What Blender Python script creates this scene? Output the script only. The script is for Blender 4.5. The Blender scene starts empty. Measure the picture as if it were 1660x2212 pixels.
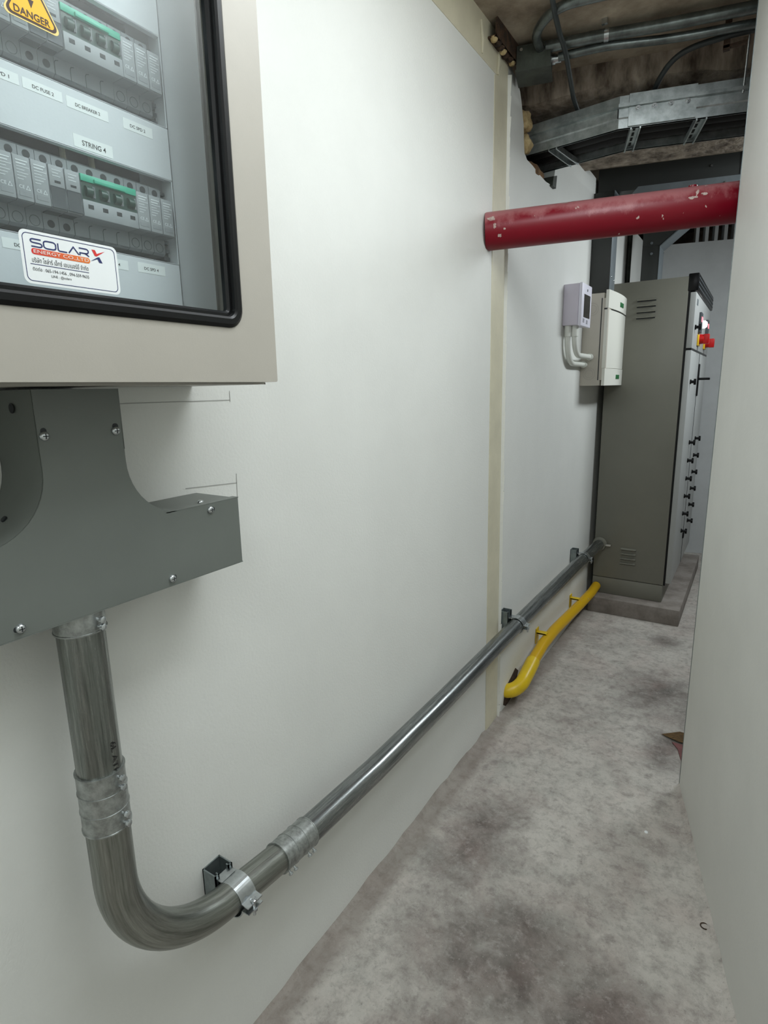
import bpy, bmesh, math, random
from mathutils import Vector, Matrix
random.seed(7)
C = bpy.context.scene.collection
S = bpy.context.scene
PI = math.pi

# ------------------------------------------------------------------ camera
cd = bpy.data.cameras.new('camera')
cam = bpy.data.objects.new('camera', cd)
C.objects.link(cam)
cd.sensor_fit = 'HORIZONTAL'; cd.sensor_width = 36.0
cd.lens = 36.0 * 1237.67 / 1660.0
cd.clip_start = 0.02
right = Vector((0.84195178, 0.53921009, -0.01922683))
down = Vector((0.0975222, -0.18713089, -0.9774822))
fwd = Vector((-0.5306662, 0.82111784, -0.21014014))
cam.matrix_world = Matrix(((right.x, -down.x, -fwd.x, 0.79),
                           (right.y, -down.y, -fwd.y, 0.0),
                           (right.z, -down.z, -fwd.z, 1.35),
                           (0, 0, 0, 1)))
S.camera = cam

# ------------------------------------------------------------------ world, lamps, exposure
w = bpy.data.worlds.new('world'); S.world = w; w.use_nodes = True
w.node_tree.nodes['Background'].inputs[0].default_value = (0.85, 0.92, 1, 1)
w.node_tree.nodes['Background'].inputs[1].default_value = 0.15
S.view_settings.view_transform = 'Standard'
S.view_settings.look = 'None'
S.view_settings.gamma = 1.0
S.view_settings.use_curve_mapping = False
S.view_settings.exposure = 0.34

def area(name, loc, size, power, color=(1, 1, 1), rot=(0, 0, 0)):
    l = bpy.data.lights.new(name, 'AREA'); l.shape = 'RECTANGLE'
    l.size, l.size_y = size; l.energy = power; l.color = color
    o = bpy.data.objects.new(name, l); C.objects.link(o)
    o.location = loc; o.rotation_euler = rot
    return o
area('near_lamp', (0.74, 0.88, 2.40), (0.36, 1.2), 13.0, (0.90, 0.96, 1.0))
area('passage_lamp', (1.25, 3.45, 2.30), (0.3, 1.2), 24.0, (0.90, 0.97, 1.0), (0, math.radians(28), 0))
area('added_fill_lamp', (0.95, -0.9, 2.40), (0.7, 0.7), 9.5, (0.90, 0.97, 1.0))  # added fill light behind the camera, no known fixture there

# ------------------------------------------------------------------ materials
def lin(c):
    return tuple(((v / 255.0) / 12.92 if v / 255.0 <= 0.04045 else ((v / 255.0 + 0.055) / 1.055) ** 2.4) for v in c) + (1,)
def mat(name, rgb, rough=0.5, metal=0.0, noise=0.0, nscale=30.0, bump=0.0, bscale=200.0, rgb2=None, bdist=0.001, stretch=None):
    m = bpy.data.materials.new(name); m.use_nodes = True
    nt = m.node_tree; b = nt.nodes['Principled BSDF']
    b.inputs['Base Color'].default_value = lin(rgb)
    b.inputs['Roughness'].default_value = rough
    b.inputs['Metallic'].default_value = metal
    tc = nt.nodes.new('ShaderNodeTexCoord'); src = tc.outputs['Object']
    if stretch:
        mp = nt.nodes.new('ShaderNodeMapping'); mp.inputs['Scale'].default_value = stretch
        nt.links.new(src, mp.inputs['Vector']); src = mp.outputs['Vector']
    if noise or rgb2:
        n = nt.nodes.new('ShaderNodeTexNoise'); n.inputs['Scale'].default_value = nscale
        n.inputs['Detail'].default_value = 6; n.inputs['Roughness'].default_value = 0.65
        nt.links.new(src, n.inputs['Vector'])
        r = nt.nodes.new('ShaderNodeValToRGB')
        r.color_ramp.elements[0].position = 0.35; r.color_ramp.elements[1].position = 0.65
        c2 = rgb2 if rgb2 else tuple(v * (1 - noise) for v in rgb)
        r.color_ramp.elements[0].color = lin(c2); r.color_ramp.elements[1].color = lin(rgb)
        nt.links.new(n.outputs['Fac'], r.inputs['Fac']); nt.links.new(r.outputs['Color'], b.inputs['Base Color'])
    if bump:
        n = nt.nodes.new('ShaderNodeTexNoise'); n.inputs['Scale'].default_value = bscale
        n.inputs['Detail'].default_value = 3
        nt.links.new(src, n.inputs['Vector'])
        bp = nt.nodes.new('ShaderNodeBump'); bp.inputs['Strength'].default_value = bump
        bp.inputs['Distance'].default_value = bdist
        nt.links.new(n.outputs['Fac'], bp.inputs['Height']); nt.links.new(bp.outputs['Normal'], b.inputs['Normal'])
    return m

M = {}
M['wall'] = mat('white_paint', (226, 227, 222), 0.55, noise=0.02, nscale=3, bump=0.35, bscale=170, bdist=0.0015)
M['wall_right'] = mat('white_board', (230, 230, 225), 0.5, noise=0.03, nscale=2.5, bump=0.2, bscale=120, bdist=0.0012)
M['wall_far'] = mat('far_paint', (205, 208, 208), 0.6, noise=0.06, nscale=3, bump=0.2, bscale=60)
M['cream'] = mat('cream_sealer', (214, 208, 184), 0.4, noise=0.05, nscale=8, bump=0.2, bscale=40)
M['filler'] = mat('white_filler', (226, 226, 218), 0.6, bump=0.6, bscale=60, bdist=0.004)
M['ceil'] = mat('ceiling_concrete', (182, 170, 150), 0.9, rgb2=(122, 108, 92), nscale=5, bump=0.5, bscale=25, bdist=0.006)
M['beam'] = mat('beam_concrete', (178, 164, 148), 0.9, rgb2=(78, 66, 55), nscale=11, bump=0.8, bscale=22, bdist=0.012, stretch=(1.3, 1, 0.35))
M['plinth'] = mat('plinth_concrete', (150, 143, 136), 0.9, rgb2=(118, 110, 103), nscale=9, bump=0.5, bscale=30, bdist=0.005)
M['beige'] = mat('beige_powder_coat', (176, 171, 161), 0.42, noise=0.02, nscale=10, bump=0.12, bscale=420, bdist=0.0006)
M['beige_dk'] = mat('grey_powder_coat', (124, 123, 112), 0.42, noise=0.03, nscale=4, bump=0.1, bscale=400, bdist=0.0005)
M['panel_grey'] = mat('light_grey_door', (172, 174, 172), 0.42, noise=0.02, nscale=5)
M['inner'] = mat('inner_grey', (212, 216, 220), 0.5, bump=0.1, bscale=300)
M['duct'] = mat('duct_grey_green', (106, 111, 106), 0.42, noise=0.04, nscale=6, bump=0.12, bscale=500, bdist=0.0005)
M['duct_dk'] = mat('dark_wireway', (52, 54, 52), 0.45, noise=0.06, nscale=6)
M['duct_lt'] = mat('light_and_lit_wireway', (120, 128, 132), 0.4, metal=0.2, noise=0.1, nscale=9)  # lighter wireway, also paints the lit faces of the dark ones
M['black'] = mat('black_rubber', (7, 8, 9), 0.34)
M['black'].node_tree.nodes['Principled BSDF'].inputs['Specular IOR Level'].default_value = 0.3
M['void'] = mat('dark_recess', (22, 22, 22), 0.9)
def streaked(name, c1, c2, rough):
    m = bpy.data.materials.new(name); m.use_nodes = True
    nt = m.node_tree; b = nt.nodes['Principled BSDF']; N = nt.nodes.new; L = nt.links.new
    at = N('ShaderNodeAttribute'); at.attribute_name = 'streak'      # position around and along the tube
    n = N('ShaderNodeTexNoise'); n.inputs['Scale'].default_value = 4.5; n.inputs['Detail'].default_value = 7; n.inputs['Roughness'].default_value = 0.7
    L(at.outputs['Vector'], n.inputs['Vector'])
    r = N('ShaderNodeValToRGB'); r.color_ramp.elements[0].position = 0.33; r.color_ramp.elements[1].position = 0.68
    r.color_ramp.elements[0].color = lin(c2); r.color_ramp.elements[1].color = lin(c1)
    L(n.outputs['Fac'], r.inputs[0]); L(r.outputs[0], b.inputs['Base Color'])
    mr = N('ShaderNodeMapRange'); mr.inputs['To Min'].default_value = rough + 0.1; mr.inputs['To Max'].default_value = rough - 0.06
    L(n.outputs['Fac'], mr.inputs['Value']); L(mr.outputs[0], b.inputs['Roughness'])
    b.inputs['Metallic'].default_value = 0.95
    return m
M['steel'] = streaked('galvanised_bend', (170, 172, 166), (112, 115, 109), 0.32)
M['steel_v'] = streaked('galvanised_upright', (160, 163, 159), (98, 102, 98), 0.26)
M['steel_h'] = streaked('galvanised_run', (168, 171, 170), (104, 108, 108), 0.26)
M['cast'] = mat('cast_zinc', (182, 186, 184), 0.4, metal=0.85, rgb2=(140, 143, 140), nscale=75, bump=0.25, bscale=260, bdist=0.0006)
M['zinc'] = mat('bright_zinc', (205, 210, 212), 0.25, metal=0.95, noise=0.12, nscale=60)
M['strut'] = mat('strut_zinc', (150, 160, 160), 0.4, metal=0.8, noise=0.15, nscale=40)
M['tray'] = mat('tray_galvanised', (196, 204, 204), 0.38, metal=0.7, rgb2=(150, 158, 158), nscale=22)
M['old_steel'] = mat('old_conduit', (126, 134, 132), 0.32, metal=0.75, noise=0.3, nscale=20)
M['old_box'] = mat('old_box_paint', (74, 80, 72), 0.6, rgb2=(48, 50, 44), nscale=14, bump=0.4, bscale=40)
M['cable'] = mat('dark_cable', (46, 52, 52), 0.45)
M['blackcable'] = mat('black_cable', (6, 6, 6), 0.7)
M['rust'] = mat('rusty_steel', (84, 62, 44), 0.85, rgb2=(34, 24, 18), nscale=40, bump=0.9, bscale=50, bdist=0.006)
M['foam'] = mat('yellow_foam', (206, 186, 140), 0.9, rgb2=(160, 134, 92), nscale=30, bump=0.7, bscale=60, bdist=0.006)
M['wool'] = mat('brown_wool', (140, 108, 72), 0.95, rgb2=(84, 60, 38), nscale=22, bump=0.9, bscale=40, bdist=0.01)
M['modgrey'] = mat('module_grey', (150, 154, 157), 0.5)
M['modlow'] = mat('module_low_grey', (134, 138, 141), 0.5)
M['moddark'] = mat('module_dark', (66, 71, 75), 0.5)
M['hole'] = mat('terminal_dark', (34, 37, 40), 0.6)
M['green'] = mat('breaker_green', (60, 172, 142), 0.35)
M['greendk'] = mat('breaker_green_dark', (32, 66, 56), 0.35)
M['paper'] = mat('label_white', (236, 240, 240), 0.5)
M['print'] = mat('print_black', (14, 15, 17), 0.6)
M['printgrey'] = mat('print_pale', (226, 230, 232), 0.6)
M['navy'] = mat('print_navy', (30, 42, 98), 0.5)
M['red_ink'] = mat('print_red', (214, 44, 40), 0.5)
M['white_ink'] = mat('print_white', (240, 236, 230), 0.5)
M['signyellow'] = mat('sign_yellow', (246, 188, 10), 0.45)
M['signrim'] = mat('sign_rim', (238, 214, 132), 0.45)
M['signink'] = mat('sign_ink', (58, 30, 12), 0.5)
M['white_plastic'] = mat('white_plastic', (232, 232, 222), 0.4)
M['warm_plastic'] = mat('warm_grey_plastic', (196, 190, 178), 0.45, noise=0.02, nscale=8)
M['meter_body'] = mat('lilac_white_plastic', (214, 208, 220), 0.45)
M['meter_face'] = mat('meter_face', (232, 230, 242), 0.4)
M['pvc'] = mat('white_pvc', (226, 228, 220), 0.35)
M['dgreen'] = mat('badge_green', (38, 108, 62), 0.4)
M['screen'] = mat('dark_screen', (56, 52, 52), 0.2, noise=0.3, nscale=25)
M['redplastic'] = mat('red_plastic', (184, 18, 20), 0.35)
M['yellowplastic'] = mat('yellow_plastic', (232, 190, 40), 0.4)
M['leaf'] = mat('dry_leaf', (112, 84, 44), 0.8, rgb2=(52, 36, 16), nscale=60, stretch=(1, 8, 1))
M['redrag'] = mat('dull_red_plastic', (126, 78, 76), 0.7, noise=0.15, nscale=40)
M['chip'] = mat('chipped_primer', (190, 178, 168), 0.7, rgb2=(150, 110, 106), nscale=90)
M['pencil'] = mat('pencil_line', (168, 168, 164), 0.8)

def emit(name, rgb, s):
    m = bpy.data.materials.new(name); m.use_nodes = True
    b = m.node_tree.nodes['Principled BSDF']
    b.inputs['Base Color'].default_value = lin(rgb)
    b.inputs['Emission Color'].default_value = lin(rgb); b.inputs['Emission Strength'].default_value = s
    return m
M['lamp_white'] = emit('indicator_white', (255, 250, 250), 3.0)
M['lamp_red'] = emit('digits_red', (255, 120, 130), 1.2)

# glass pane: thin architectural glass
g = bpy.data.materials.new('window_glass'); g.use_nodes = True
nt = g.node_tree; nt.nodes.clear()
o = nt.nodes.new('ShaderNodeOutputMaterial'); mx = nt.nodes.new('ShaderNodeMixShader')
tr = nt.nodes.new('ShaderNodeBsdfTransparent'); gl = nt.nodes.new('ShaderNodeBsdfGlossy')
fr = nt.nodes.new('ShaderNodeFresnel'); 
gq = nt.nodes.new('ShaderNodeNewGeometry'); mr_ = nt.nodes.new('ShaderNodeMapRange')   # same reflectance from both faces of the pane
mr_.inputs['To Min'].default_value = 1.5; mr_.inputs['To Max'].default_value = 1 / 1.5
nt.links.new(gq.outputs['Backfacing'], mr_.inputs['Value']); nt.links.new(mr_.outputs[0], fr.inputs['IOR'])
tr.inputs['Color'].default_value = (0.96, 0.985, 0.985, 1); gl.inputs['Roughness'].default_value = 0.02
nt.links.new(fr.outputs[0], mx.inputs[0]); nt.links.new(tr.outputs[0], mx.inputs[1]); nt.links.new(gl.outputs[0], mx.inputs[2])
nt.links.new(mx.outputs[0], o.inputs[0]); M['glass'] = g

# capsule with a printed red-to-orange blend
def blend(name, c1, c2, y0, y1):
    m = bpy.data.materials.new(name); m.use_nodes = True
    nt = m.node_tree; b = nt.nodes['Principled BSDF']; b.inputs['Roughness'].default_value = 0.5
    tc = nt.nodes.new('ShaderNodeTexCoord'); sx = nt.nodes.new('ShaderNodeSeparateXYZ')
    mr = nt.nodes.new('ShaderNodeMapRange'); mr.inputs['From Min'].default_value = 0; mr.inputs['From Max'].default_value = 1
    nt.links.new(tc.outputs['Generated'], sx.inputs[0]); nt.links.new(sx.outputs['Y'], mr.inputs['Value'])
    r = nt.nodes.new('ShaderNodeValToRGB'); r.color_ramp.elements[0].color = lin(c1); r.color_ramp.elements[1].color = lin(c2)
    nt.links.new(mr.outputs[0], r.inputs[0]); nt.links.new(r.outputs[0], b.inputs['Base Color'])
    return m
M['capsule'] = blend('capsule_print', (214, 46, 44), (232, 126, 44), 0, 1)

# scuffed red fire pipe / yellow pipe
def scuffed(name, base, dust, chip, axis_scale, dustpos, chippos, topdust=0.35):
    m = bpy.data.materials.new(name); m.use_nodes = True
    nt = m.node_tree; b = nt.nodes['Principled BSDF']; N = nt.nodes.new; L = nt.links.new
    tc = N('ShaderNodeTexCoord')
    mp = N('ShaderNodeMapping'); mp.inputs['Scale'].default_value = axis_scale; L(tc.outputs['Object'], mp.inputs[0])
    n1 = N('ShaderNodeTexNoise'); n1.inputs['Scale'].default_value = 9; n1.inputs['Detail'].default_value = 8; n1.inputs['Roughness'].default_value = 0.7
    L(mp.outputs[0], n1.inputs['Vector'])
    geo = N('ShaderNodeNewGeometry'); sz = N('ShaderNodeSeparateXYZ'); L(geo.outputs['Normal'], sz.inputs[0])
    ad = N('ShaderNodeMath'); ad.operation = 'MULTIPLY_ADD'; ad.inputs[1].default_value = topdust
    L(sz.outputs['Z'], ad.inputs[0]); L(n1.outputs['Fac'], ad.inputs[2])
    r1 = N('ShaderNodeValToRGB'); r1.color_ramp.elements[0].position = dustpos; r1.color_ramp.elements[1].position = dustpos + 0.25
    L(ad.outputs[0], r1.inputs[0])
    mul = N('ShaderNodeMath'); mul.operation = 'MULTIPLY'; mul.inputs[1].default_value = 0.7; L(r1.outputs[0], mul.inputs[0])
    mx = N('ShaderNodeMix'); mx.data_type = 'RGBA'; mx.inputs['A'].default_value = lin(base); mx.inputs['B'].default_value = lin(dust)
    L(mul.outputs[0], mx.inputs['Factor'])
    n2 = N('ShaderNodeTexNoise'); n2.inputs['Scale'].default_value = 26; n2.inputs['Detail'].default_value = 3
    L(mp.outputs[0], n2.inputs['Vector'])
    r2 = N('ShaderNodeValToRGB'); r2.color_ramp.elements[0].position = chippos; r2.color_ramp.elements[1].position = chippos + 0.015
    L(n2.outputs['Fac'], r2.inputs[0])
    mx2 = N('ShaderNodeMix'); mx2.data_type = 'RGBA'; mx2.inputs['B'].default_value = lin(chip)
    L(mx.outputs['Result'], mx2.inputs['A']); L(r2.outputs[0], mx2.inputs['Factor'])
    L(mx2.outputs['Result'], b.inputs['Base Color'])
    b.inputs['Roughness'].default_value = 0.36; b.inputs['Specular IOR Level'].default_value = 0.35
    return m
M['redpipe'] = scuffed('scuffed_red_paint', (118, 0, 24), (176, 120, 122), (186, 168, 160), (1.6, 1, 1), 0.56, 0.705, 0.46)
M['yellowpipe'] = scuffed('scuffed_yellow_paint', (205, 162, 18), (176, 150, 90), (190, 180, 160), (1, 1, 1), 0.75, 0.74, 0.1)

# floor
def floor_mat():
    m = bpy.data.materials.new('stained_concrete_floor'); m.use_nodes = True
    nt = m.node_tree; b = nt.nodes['Principled BSDF']; N = nt.nodes.new; L = nt.links.new
    tc = N('ShaderNodeTexCoord')
    def noise(sc, det, rough=0.6, dist=0.0):
        n = N('ShaderNodeTexNoise'); n.inputs['Scale'].default_value = sc; n.inputs['Detail'].default_value = det
        n.inputs['Roughness'].default_value = rough; n.inputs['Distortion'].default_value = dist
        L(tc.outputs['Object'], n.inputs['Vector']); return n.outputs['Fac']
    def math_(op, a, bb):
        n = N('ShaderNodeMath'); n.operation = op
        for i, v in enumerate((a, bb)):
            if isinstance(v, (int, float)): n.inputs[i].default_value = v
            else: L(v, n.inputs[i])
        return n.outputs[0]
    def ramp(fac, p0, p1, c0=(0, 0, 0, 1), c1=(1, 1, 1, 1)):
        r = N('ShaderNodeValToRGB'); r.color_ramp.elements[0].position = p0; r.color_ramp.elements[1].position = p1
        r.color_ramp.elements[0].color = c0; r.color_ramp.elements[1].color = c1; L(fac, r.inputs[0]); return r.outputs[0]
    def mix(f, a, bb):
        n = N('ShaderNodeMix'); n.data_type = 'RGBA'
        for k, v in (('Factor', f), ('A', a), ('B', bb)):
            if isinstance(v, tuple): n.inputs[k].default_value = v
            elif isinstance(v, (int, float)): n.inputs[k].default_value = v
            else: L(v, n.inputs[k])
        return n.outputs['Result']
    def blob(x, y, rx, ry):
        mp = N('ShaderNodeMapping'); mp.vector_type = 'TEXTURE'
        mp.inputs['Location'].default_value = (x, y, 0); mp.inputs['Scale'].default_value = (rx, ry, 1)
        L(tc.outputs['Object'], mp.inputs[0])
        ln = N('ShaderNodeVectorMath'); ln.operation = 'LENGTH'; L(mp.outputs[0], ln.inputs[0])
        return ramp(ln.outputs['Value'], 0.2, 1.0, (1, 1, 1, 1), (0, 0, 0, 1))
    stains = [(0.38, 1.08, 0.28, 0.26), (0.62, 1.05, 0.2, 0.2), (0.56, 2.6, 0.24, 0.34), (0.5, 3.2, 0.1, 0.1), (0.2, 1.4, 0.16, 0.35), (0.62, 2.2, 0.1, 0.2), (0.44, 0.8, 0.3, 0.2)]
    tot = None
    for s in stains:
        bl = blob(*s); tot = bl if tot is None else math_('MAXIMUM', tot, bl)
    big = noise(2.6, 5, 0.55, 0.6); mid = noise(9, 9, 0.66, 0.5); fine = noise(42, 8, 0.7, 0.3); speck = noise(150, 4, 0.6)
    f = math_('ADD', math_('MULTIPLY', tot, math_('MULTIPLY', noise(7.5, 7, 0.7, 0.3), 0.66)), math_('ADD', math_('MULTIPLY', big, 0.45), math_('MULTIPLY', mid, 0.55)))
    col = mix(ramp(f, 0.47, 0.90), lin((190, 185, 177)), lin((94, 85, 80)))
    col = mix(math_('MULTIPLY', ramp(noise(4.2, 4, 0.6, 0.4), 0.46, 0.66), 0.30), col, lin((170, 150, 143)))
    col = mix(math_('MULTIPLY', ramp(noise(6.5, 5, 0.6, 0.5), 0.50, 0.70), 0.25), col, lin((128, 134, 126)))
    col = mix(math_('MULTIPLY', ramp(noise(19, 9, 0.72, 0.2), 0.48, 0.68), 0.50), col, lin((104, 95, 90)))
    col = mix(math_('MULTIPLY', ramp(fine, 0.50, 0.74), 0.45), col, lin((84, 77, 72)))
    col = mix(math_('MULTIPLY', ramp(noise(30, 8, 0.75), 0.52, 0.74), 0.40), col, lin((214, 209, 202)))
    col = mix(math_('MULTIPLY', ramp(speck, 0.60, 0.70), 0.35), col, lin((78, 72, 67)))
    col = mix(math_('MULTIPLY', ramp(noise(170, 4, 0.6), 0.64, 0.70), 0.35), col, lin((220, 216, 210)))
    # dirt band along the left wall
    sx = N('ShaderNodeSeparateXYZ'); L(tc.outputs['Object'], sx.inputs[0])
    edge = math_('ADD', sx.outputs['X'], math_('MULTIPLY', noise(6, 5, 0.6), -0.09))
    col = mix(math_('MULTIPLY', ramp(edge, -0.035, 0.035, (1, 1, 1, 1), (0, 0, 0, 1)), 0.55), col, lin((118, 107, 98)))
    L(col, b.inputs['Base Color'])
    b.inputs['Roughness'].default_value = 0.82
    bp = N('ShaderNodeBump'); bp.inputs['Strength'].default_value = 0.5; bp.inputs['Distance'].default_value = 0.006
    L(math_('ADD', mid, math_('MULTIPLY', fine, 0.5)), bp.inputs['Height']); L(bp.outputs[0], b.inputs['Normal'])
    return m
M['floor'] = floor_mat()

# ------------------------------------------------------------------ mesh helpers
ORIGIN = {}
class MB:
    def __init__(s): s.v = []; s.f = []; s.st = {}
    def add(s, vs, fs):
        o = len(s.v); s.v += [Vector(p) for p in vs]; s.f += [tuple(i + o for i in f) for f in fs]; return s
    def box(s, x0, x1, y0, y1, z0, z1, b=0.0):
        if b <= 0:
            vs = [(x, y, z) for x in (x0, x1) for y in (y0, y1) for z in (z0, z1)]
            return s.add(vs, [(0, 1, 3, 2), (4, 6, 7, 5), (0, 4, 5, 1), (2, 3, 7, 6), (0, 2, 6, 4), (1, 5, 7, 3)])
        bm = bmesh.new(); bmesh.ops.create_cube(bm, size=1)
        for v in bm.verts:
            v.co = Vector(((x0 + x1) / 2 + v.co.x * (x1 - x0), (y0 + y1) / 2 + v.co.y * (y1 - y0), (z0 + z1) / 2 + v.co.z * (z1 - z0)))
        bmesh.ops.bevel(bm, geom=bm.edges[:], offset=b, segments=2, affect='EDGES', profile=0.5)
        s.bm(bm); bm.free(); return s
    def bm(s, bm):
        bm.verts.index_update()
        s.add([v.co.copy() for v in bm.verts], [tuple(v.index for v in f.verts) for f in bm.faces])
    def prism(s, pts, axis, a0, a1):
        """extrude a 2D polygon; axis 'x': pts are (y,z); 'y': (x,z); 'z': (x,y)"""
        def P(p, a): return {'x': (a, p[0], p[1]), 'y': (p[0], a, p[1]), 'z': (p[0], p[1], a)}[axis]
        n = len(pts); vs = [P(p, a0) for p in pts] + [P(p, a1) for p in pts]
        fs = [tuple(range(n))[::-1], tuple(range(n, 2 * n))] + [(i, (i + 1) % n, n + (i + 1) % n, n + i) for i in range(n)]
        return s.add(vs, fs)
    def tube(s, path, r, n=20, cap=True, hollow=0.0):
        path = [Vector(p) for p in path]; rs = r if isinstance(r, (list, tuple)) else [r] * len(path)
        t0 = (path[1] - path[0]).normalized()
        up = Vector((0, 0, 1)) if abs(t0.z) < 0.9 else Vector((1, 0, 0))
        nrm = t0.cross(up).normalized(); rings = []; o = len(s.v); run = 0.0
        for i, p in enumerate(path):
            run += (path[i] - path[i - 1]).length if i else 0.0
            t = (path[min(i + 1, len(path) - 1)] - path[max(i - 1, 0)]).normalized()
            nrm = (nrm - t * nrm.dot(t)).normalized(); bn = t.cross(nrm)
            for k in range(n):
                a = 2 * PI * k / n; s.st[len(s.v)] = (math.cos(a), math.sin(a), run * 1.6); s.v.append(p + (nrm * math.cos(a) + bn * math.sin(a)) * rs[i])
        for i in range(len(path) - 1):
            for k in range(n):
                s.f.append((o + i * n + k, o + i * n + (k + 1) % n, o + (i + 1) * n + (k + 1) % n, o + (i + 1) * n + k))
        if cap:
            s.f.append(tuple(o + k for k in range(n))[::-1]); s.f.append(tuple(o + (len(path) - 1) * n + k for k in range(n)))
        return s
    def disc_stack(s, c, d, prof, n=16):
        """lathe: prof list of (dist along d, radius)"""
        c = Vector(c); d = Vector(d).normalized()
        up = Vector((0, 0, 1)) if abs(d.z) < 0.9 else Vector((1, 0, 0))
        a = d.cross(up).normalized(); b = d.cross(a); o = len(s.v)
        for (t, r) in prof:
            for k in range(n):
                q = 2 * PI * k / n; s.v.append(c + d * t + (a * math.cos(q) + b * math.sin(q)) * max(r, 1e-5))
        for i in range(len(prof) - 1):
            for k in range(n):
                s.f.append((o + i * n + k, o + i * n + (k + 1) % n, o + (i + 1) * n + (k + 1) % n, o + (i + 1) * n + k))
        s.f.append(tuple(o + k for k in range(n))[::-1]); s.f.append(tuple(o + (len(prof) - 1) * n + k for k in range(n)))
        return s
    def ring(s, outer, inner, x0, x1):
        """plate with a hole facing +x; outer/inner matched lists of (y,z)"""
        n = len(outer)
        vs = [(x0, *p) for p in outer] + [(x0, *p) for p in inner] + [(x1, *p) for p in outer] + [(x1, *p) for p in inner]
        fs = []
        for i in range(n):
            j = (i + 1) % n
            fs += [(i, j, n + j, n + i), (2 * n + i, 3 * n + i, 3 * n + j, 2 * n + j), (i, 2 * n + i, 2 * n + j, j), (n + i, n + j, 3 * n + j, 3 * n + i)]
        return s.add(vs, fs)
    def ribbon(s, pts, wd, x, closed=False, t=0.0002):
        """flat stroke in the y,z plane at x"""
        n = len(pts); L = []; R = []
        for i, p in enumerate(pts):
            p = Vector(p)
            a = Vector(pts[(i - 1) % n]) if (closed or i > 0) else None
            b = Vector(pts[(i + 1) % n]) if (closed or i < n - 1) else None
            d1 = (p - a).normalized() if a is not None else None; d2 = (b - p).normalized() if b is not None else None
            d1 = d1 or d2; d2 = d2 or d1
            n1 = Vector((-d1.y, d1.x)); n2 = Vector((-d2.y, d2.x)); m = (n1 + n2)
            m = m.normalized() if m.length > 1e-6 else n1
            k = min(1.0 / max(m.dot(n1), 0.4), 2.0) * wd / 2
            L.append(p + m * k); R.append(p - m * k)
        o = len(s.v)
        for q in L + R: s.v.append(Vector((x, q.x, q.y)))
        for i in range(n if closed else n - 1):
            j = (i + 1) % n; s.f.append((o + i, o + n + i, o + n + j, o + j))
        return s
    def build(s, name, m, parent=None, smooth=40):
        me = bpy.data.meshes.new(name)
        if parent is not None: org = ORIGIN[parent.name]
        else: org = Vector((0, 0, 0))
        me.from_pydata([tuple(v - org) for v in s.v], [], s.f)
        bm = bmesh.new(); bm.from_mesh(me)
        bmesh.ops.recalc_face_normals(bm, faces=bm.faces[:]); bm.to_mesh(me); bm.free()
        if isinstance(m, str) and m.startswith('steel'):
            at = me.attributes.new('streak', 'FLOAT_VECTOR', 'POINT')
            for i in range(len(s.v)): at.data[i].vector = s.st.get(i, (0, 0, 0))
        me.materials.append(M[m] if isinstance(m, str) else m)
        if smooth:
            for p in me.polygons: p.use_smooth = True
            me.set_sharp_from_angle(angle=math.radians(smooth))
        ob = bpy.data.objects.new(name, me); C.objects.link(ob)
        if parent is not None: ob.parent = parent
        ORIGIN[ob.name] = org.copy()
        return ob

def thing(name, label, cat, loc, group=None):
    o = bpy.data.objects.new(name, None); C.objects.link(o); o.location = loc; o.empty_display_size = 0.05
    o['label'] = label; o['category'] = cat
    if group: o['group'] = group
    ORIGIN[o.name] = Vector(loc); return o
def tag(o, label, cat, group=None):
    o['label'] = label; o['category'] = cat
    if group: o['group'] = group
    return o
def struct(o): o['kind'] = 'structure'; return o
def lab(o, label): o['label'] = label; return o
def kids(o): return [c for c in bpy.data.objects if c.parent == o]
def copy_part(o, parent, off):
    c = o.copy(); C.objects.link(c); c.parent = parent; c.location = o.location + Vector(off)
    for ch in kids(o):
        d = ch.copy(); C.objects.link(d); d.parent = c
    return c
def rr(y0, y1, z0, z1, r, n=6):
    pts = []
    for (cy, cz, a0) in ((y1 - r, z0 + r, -90), (y1 - r, z1 - r, 0), (y0 + r, z1 - r, 90), (y0 + r, z0 + r, 180)):
        for i in range(n + 1):
            a = math.radians(a0 + 90.0 * i / n); pts.append((cy + r * math.cos(a), cz + r * math.sin(a)))
    return pts
def arc(cy, cz, r, a0, a1, n=8):
    return [(cy + r * math.cos(math.radians(a0 + (a1 - a0) * i / n)), cz + r * math.sin(math.radians(a0 + (a1 - a0) * i / n))) for i in range(n + 1)]

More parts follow.
